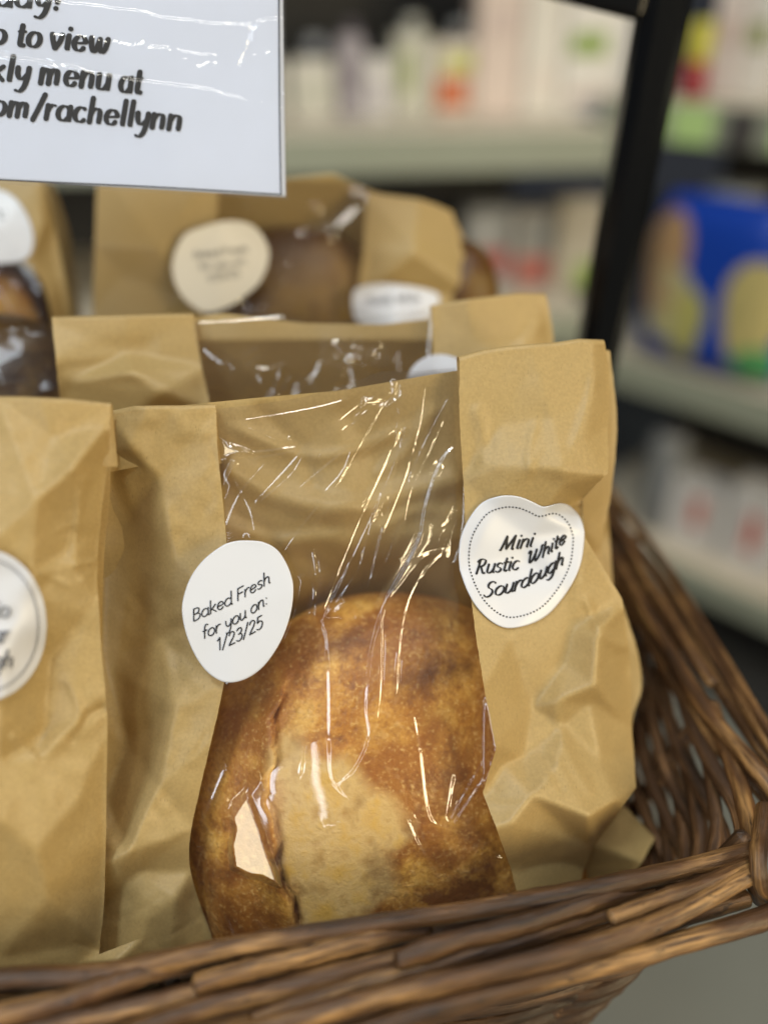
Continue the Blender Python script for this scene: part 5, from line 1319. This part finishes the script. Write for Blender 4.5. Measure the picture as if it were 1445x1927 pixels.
# run B
ztb = (zB+0.001, 150)
carton(B, 1345, 1400, -70, ztb, 0.110, .07, (0.62, 0.55, 0.52), 'pinkish white carton high at the right edge', [(.5, .4, .5, .2, (.5, .38, .33))])
carton(B, 1405, 1475, -60, ztb, 0.110, .07, (0.64, 0.61, 0.57), 'white carton with olive mark at the top right corner', [(.4, .40, .5, .2, (.25, .28, .10))])
def bottle(run, px, pytop, z, back, r, col, capcol, label):
    a = run.hit(px, (pytop+z[1])/2, back)[1]; c = run.at(a, back, z[0])
    h = max(0.03, float(run.hit(px, pytop, back)[0][2])-z[0])
    u = thing('bottle', label, 'bottle', c, PROD)
    V, f = lathe_mesh(c, [(r*.9, 0), (r, .003), (r, h*.62), (r*.5, h*.76), (r*.42, h*.84)]); mesh_obj('bottle_body', V, f, plain('bottle_plastic', col, .35), u)
    V, f = lathe_mesh(c+[0, 0, h*.845], [(r*.5, 0), (r*.52, .002), (r*.52, h*.14), (r*.45, h*.155)]); mesh_obj('cap', V, f, plain('bottle_cap', capcol, .4), u)
    V, f = lathe_mesh(c+[0, 0, h*.18], [(r*1.012, 0), (r*1.014, .001), (r*1.014, h*.30), (r*1.012, h*.301)]); mesh_obj('paper_label', V, f, plain('bottle_label', [min(.8, x*1.7+.1) for x in col], .6), u)
bottle(A, 596, 70, zt, .36, .034, (.10, .09, .12), (.5, .5, .5), 'dark bottle standing behind the low pale carton near the sign')
bottle(A, 664, 40, zt, .38, .03, (.55, .52, .50), (.12, .10, .12), 'white bottle with dark cap behind the mauve grey carton')
bottle(A, 776, 30, zt, .38, .036, (.42, .42, .34), (.55, .55, .5), 'olive grey bottle behind the olive-striped carton')
bottle(A, 862, 40, zt, .38, .03, (.50, .30, .24), (.6, .6, .58), 'pinkish brown bottle behind the orange-red fronted carton')
bottle(A, 916, 420, zt2, .30, .03, (.5, .5, .52), (.08, .08, .09), 'pale bottle on the lower shelf behind the grey carton')
bottle(B, 1292, 360, (zB2+.001, 640), .22, .04, (.09, .10, .10), (.3, .32, .33), 'dark bottle in the shadow left of the blue pouch')
bottle(B, 1300, 900, (zB2-.42+.001, 1180), .22, .04, (.14, .15, .14), (.34, .34, .34), 'grey bottle behind the white packets with red marks')
# red jar with yellow lid
P0, a0 = B.hit(1308, 140, .03)
c = B.at(a0, .03, zB+.001)
jar = thing('red_jar', 'red jar with yellow cap tucked beside the black post', 'jar', c, PROD)
V, f = lathe_mesh(c, [(0.0186, 0), (0.0225, 0.0047), (0.0225, 0.0496), (0.0170, 0.0589)]); mesh_obj('jar_body', V, f, plain('red_glaze', (.30, .03, .04), .3), jar)
V, f = lathe_mesh(c+[0, 0, .0590], [(0.0186, 0), (0.0194, 0.0031), (0.0194, 0.0543), (0.0155, 0.0620)]); mesh_obj('cap', V, f, plain('yellow_cap', (.50, .46, .05), .4), jar)
# blue pouch: a pillow bag with printed shapes
def pillow(run, px, py0, py1, wpx, back, thick, label):
    Pt, a = run.hit(px, py0, back); Pb, _ = run.hit(px, py1, back)
    xl = run.hit(px-wpx/2, (py0+py1)/2, back)[1]; xr = run.hit(px+wpx/2, (py0+py1)/2, back)[1]
    w = xr-xl; zb, zt = float(Pb[2]), float(Pt[2])
    u = thing('snack_pouch', label, 'pouch', run.at(a, back, zb), PROD)
    n = 40
    S, T = np.meshgrid(np.linspace(-1, 1, n), np.linspace(0, 1, n))
    bul = thick*np.clip((1-S**4), 0, 1)**.6*np.clip(1-(2*T-1)**6, 0, 1)**.5
    ww = w/2*(1-.18*np.clip(T-.75, 0, 1)*4*np.abs(S)**2)
    def P(sgn, lift=0): return run.p*[1, 1, 0]+(a+S*ww)[..., None]*run.d-((back-sgn*(bul+lift)))[..., None]*run.n+(zb+T*(zt-zb)+.012*(1-S**2)*(T-.5))[..., None]*np.array([0, 0, 1.0])
    V = np.concatenate([P(1).reshape(-1, 3), P(-1).reshape(-1, 3)])
    mesh_obj('pouch_body', V, [tuple(x) for x in grid_faces(n, n)]+[tuple(x) for x in grid_faces(n, n, n*n)[:, ::-1]], plain('blue_foil', (.006, .045, .36), .35), u)
    def blob(nm, cs, ct, rs, rt, col):
        k = 28; th = np.linspace(0, 2*math.pi, k, endpoint=False)
        Vb = []
        for rr in (0.02, .35, .7, 1):
            s = cs+rs*rr*np.cos(th)*(1+.12*np.sin(3*th)); t = ct+rt*rr*np.sin(th)*(1+.1*np.cos(2*th))
            s = np.clip(s, -.97, .97); t = np.clip(t, .02, .97)
            b = thick*np.clip((1-s**4), 0, 1)**.6*np.clip(1-(2*t-1)**6, 0, 1)**.5+.0018
            wq = w/2*(1-.18*np.clip(t-.75, 0, 1)*4*np.abs(s)**2)
            Vb.append(run.p*[1, 1, 0]+(a+s*wq)[:, None]*run.d-(back-b)[:, None]*run.n+(zb+t*(zt-zb)+.012*(1-s**2)*(t-.5))[:, None]*np.array([0, 0, 1.0]))
        Vb = np.concatenate(Vb); ff = [tuple(range(k))]
        for r in range(3):
            for q in range(k): ff.append((r*k+q, r*k+(q+1) % k, (r+1)*k+(q+1) % k, (r+1)*k+q))
        mesh_obj(nm, Vb, ff, plain('pouch_print', col, .45), u)
    return blob
blob = pillow(B, 1385, 378, 700, 300, .03, .05, 'bright blue foil pouch with yellow and orange print on the right shelf')
blob('printed_patch', -.62, .60, .30, .36, (.40, .25, .13))
blob('printed_patch', -.52, .38, .34, .26, (.42, .39, .22))
blob('printed_patch', -.18, .28, .22, .24, (.40, .38, .12))
blob('printed_patch', .62, .42, .36, .34, (.42, .36, .15))
blob('printed_patch', .75, .10, .25, .14, (.06, .28, .10))
# grey tub lid above pouch
P0, a0 = B.hit(1392, 350, .12); c = B.at(a0, .12, zB2+.001)
tub = thing('grey_tub', 'grey round-lidded tub standing behind the blue pouch', 'tub', c, PROD)
hgt = float(P0[2])-zB2
V, f = lathe_mesh(c, [(.046, 0), (.052, .004), (.055, hgt-.02)]); mesh_obj('tub_body', V, f, plain('tub_grey', (.12, .13, .13), .5), tub)
V, f = lathe_mesh(c+[0, 0, hgt-.0195], [(.058, 0), (.060, .003), (.060, .016), (.054, .02)]); mesh_obj('lid', V, f, plain('tub_lid', (.34, .36, .37), .45), tub)
zB3 = zB2-0.42
P0, a0 = B.hit(1235, 850, .04)
ztc = (zB3+.001, 1180)
carton(B, 1235, 1335, 905, ztc, 0.060, .08, (0.58, 0.56, 0.55), 'white packet with tall red mark above the basket rim', [(.6, .38, .22, .45, (.50, .10, .06))], name='white_packet')
carton(B, 1345, 1460, 920, ztc, 0.060, .08, (0.58, 0.56, 0.55), 'white packet with tall red mark, cut by the right frame edge', [(.5, .28, .22, .45, (.50, .10, .06))], name='white_packet')
c = B.at(a0, .10, zB3+.001)
can = thing('grey_can', 'blurred grey can in the dark gap beneath the green tags', 'can', c, PROD)
hc = float(B.hit(1235, 810, .10)[0][2])-zB3
V, f = lathe_mesh(c, [(.040, 0), (.043, .003), (.043, hc-.012), (.039, hc-.006)]); mesh_obj('can_body', V, f, plain('can_grey', (.20, .21, .22), .4), can)
V, f = lathe_mesh(c+[0, 0, hc-.0055], [(.037, 0), (.038, .002), (.034, .006)]); mesh_obj('can_lid', V, f, plain('can_lid', (.38, .38, .39), .3), can)
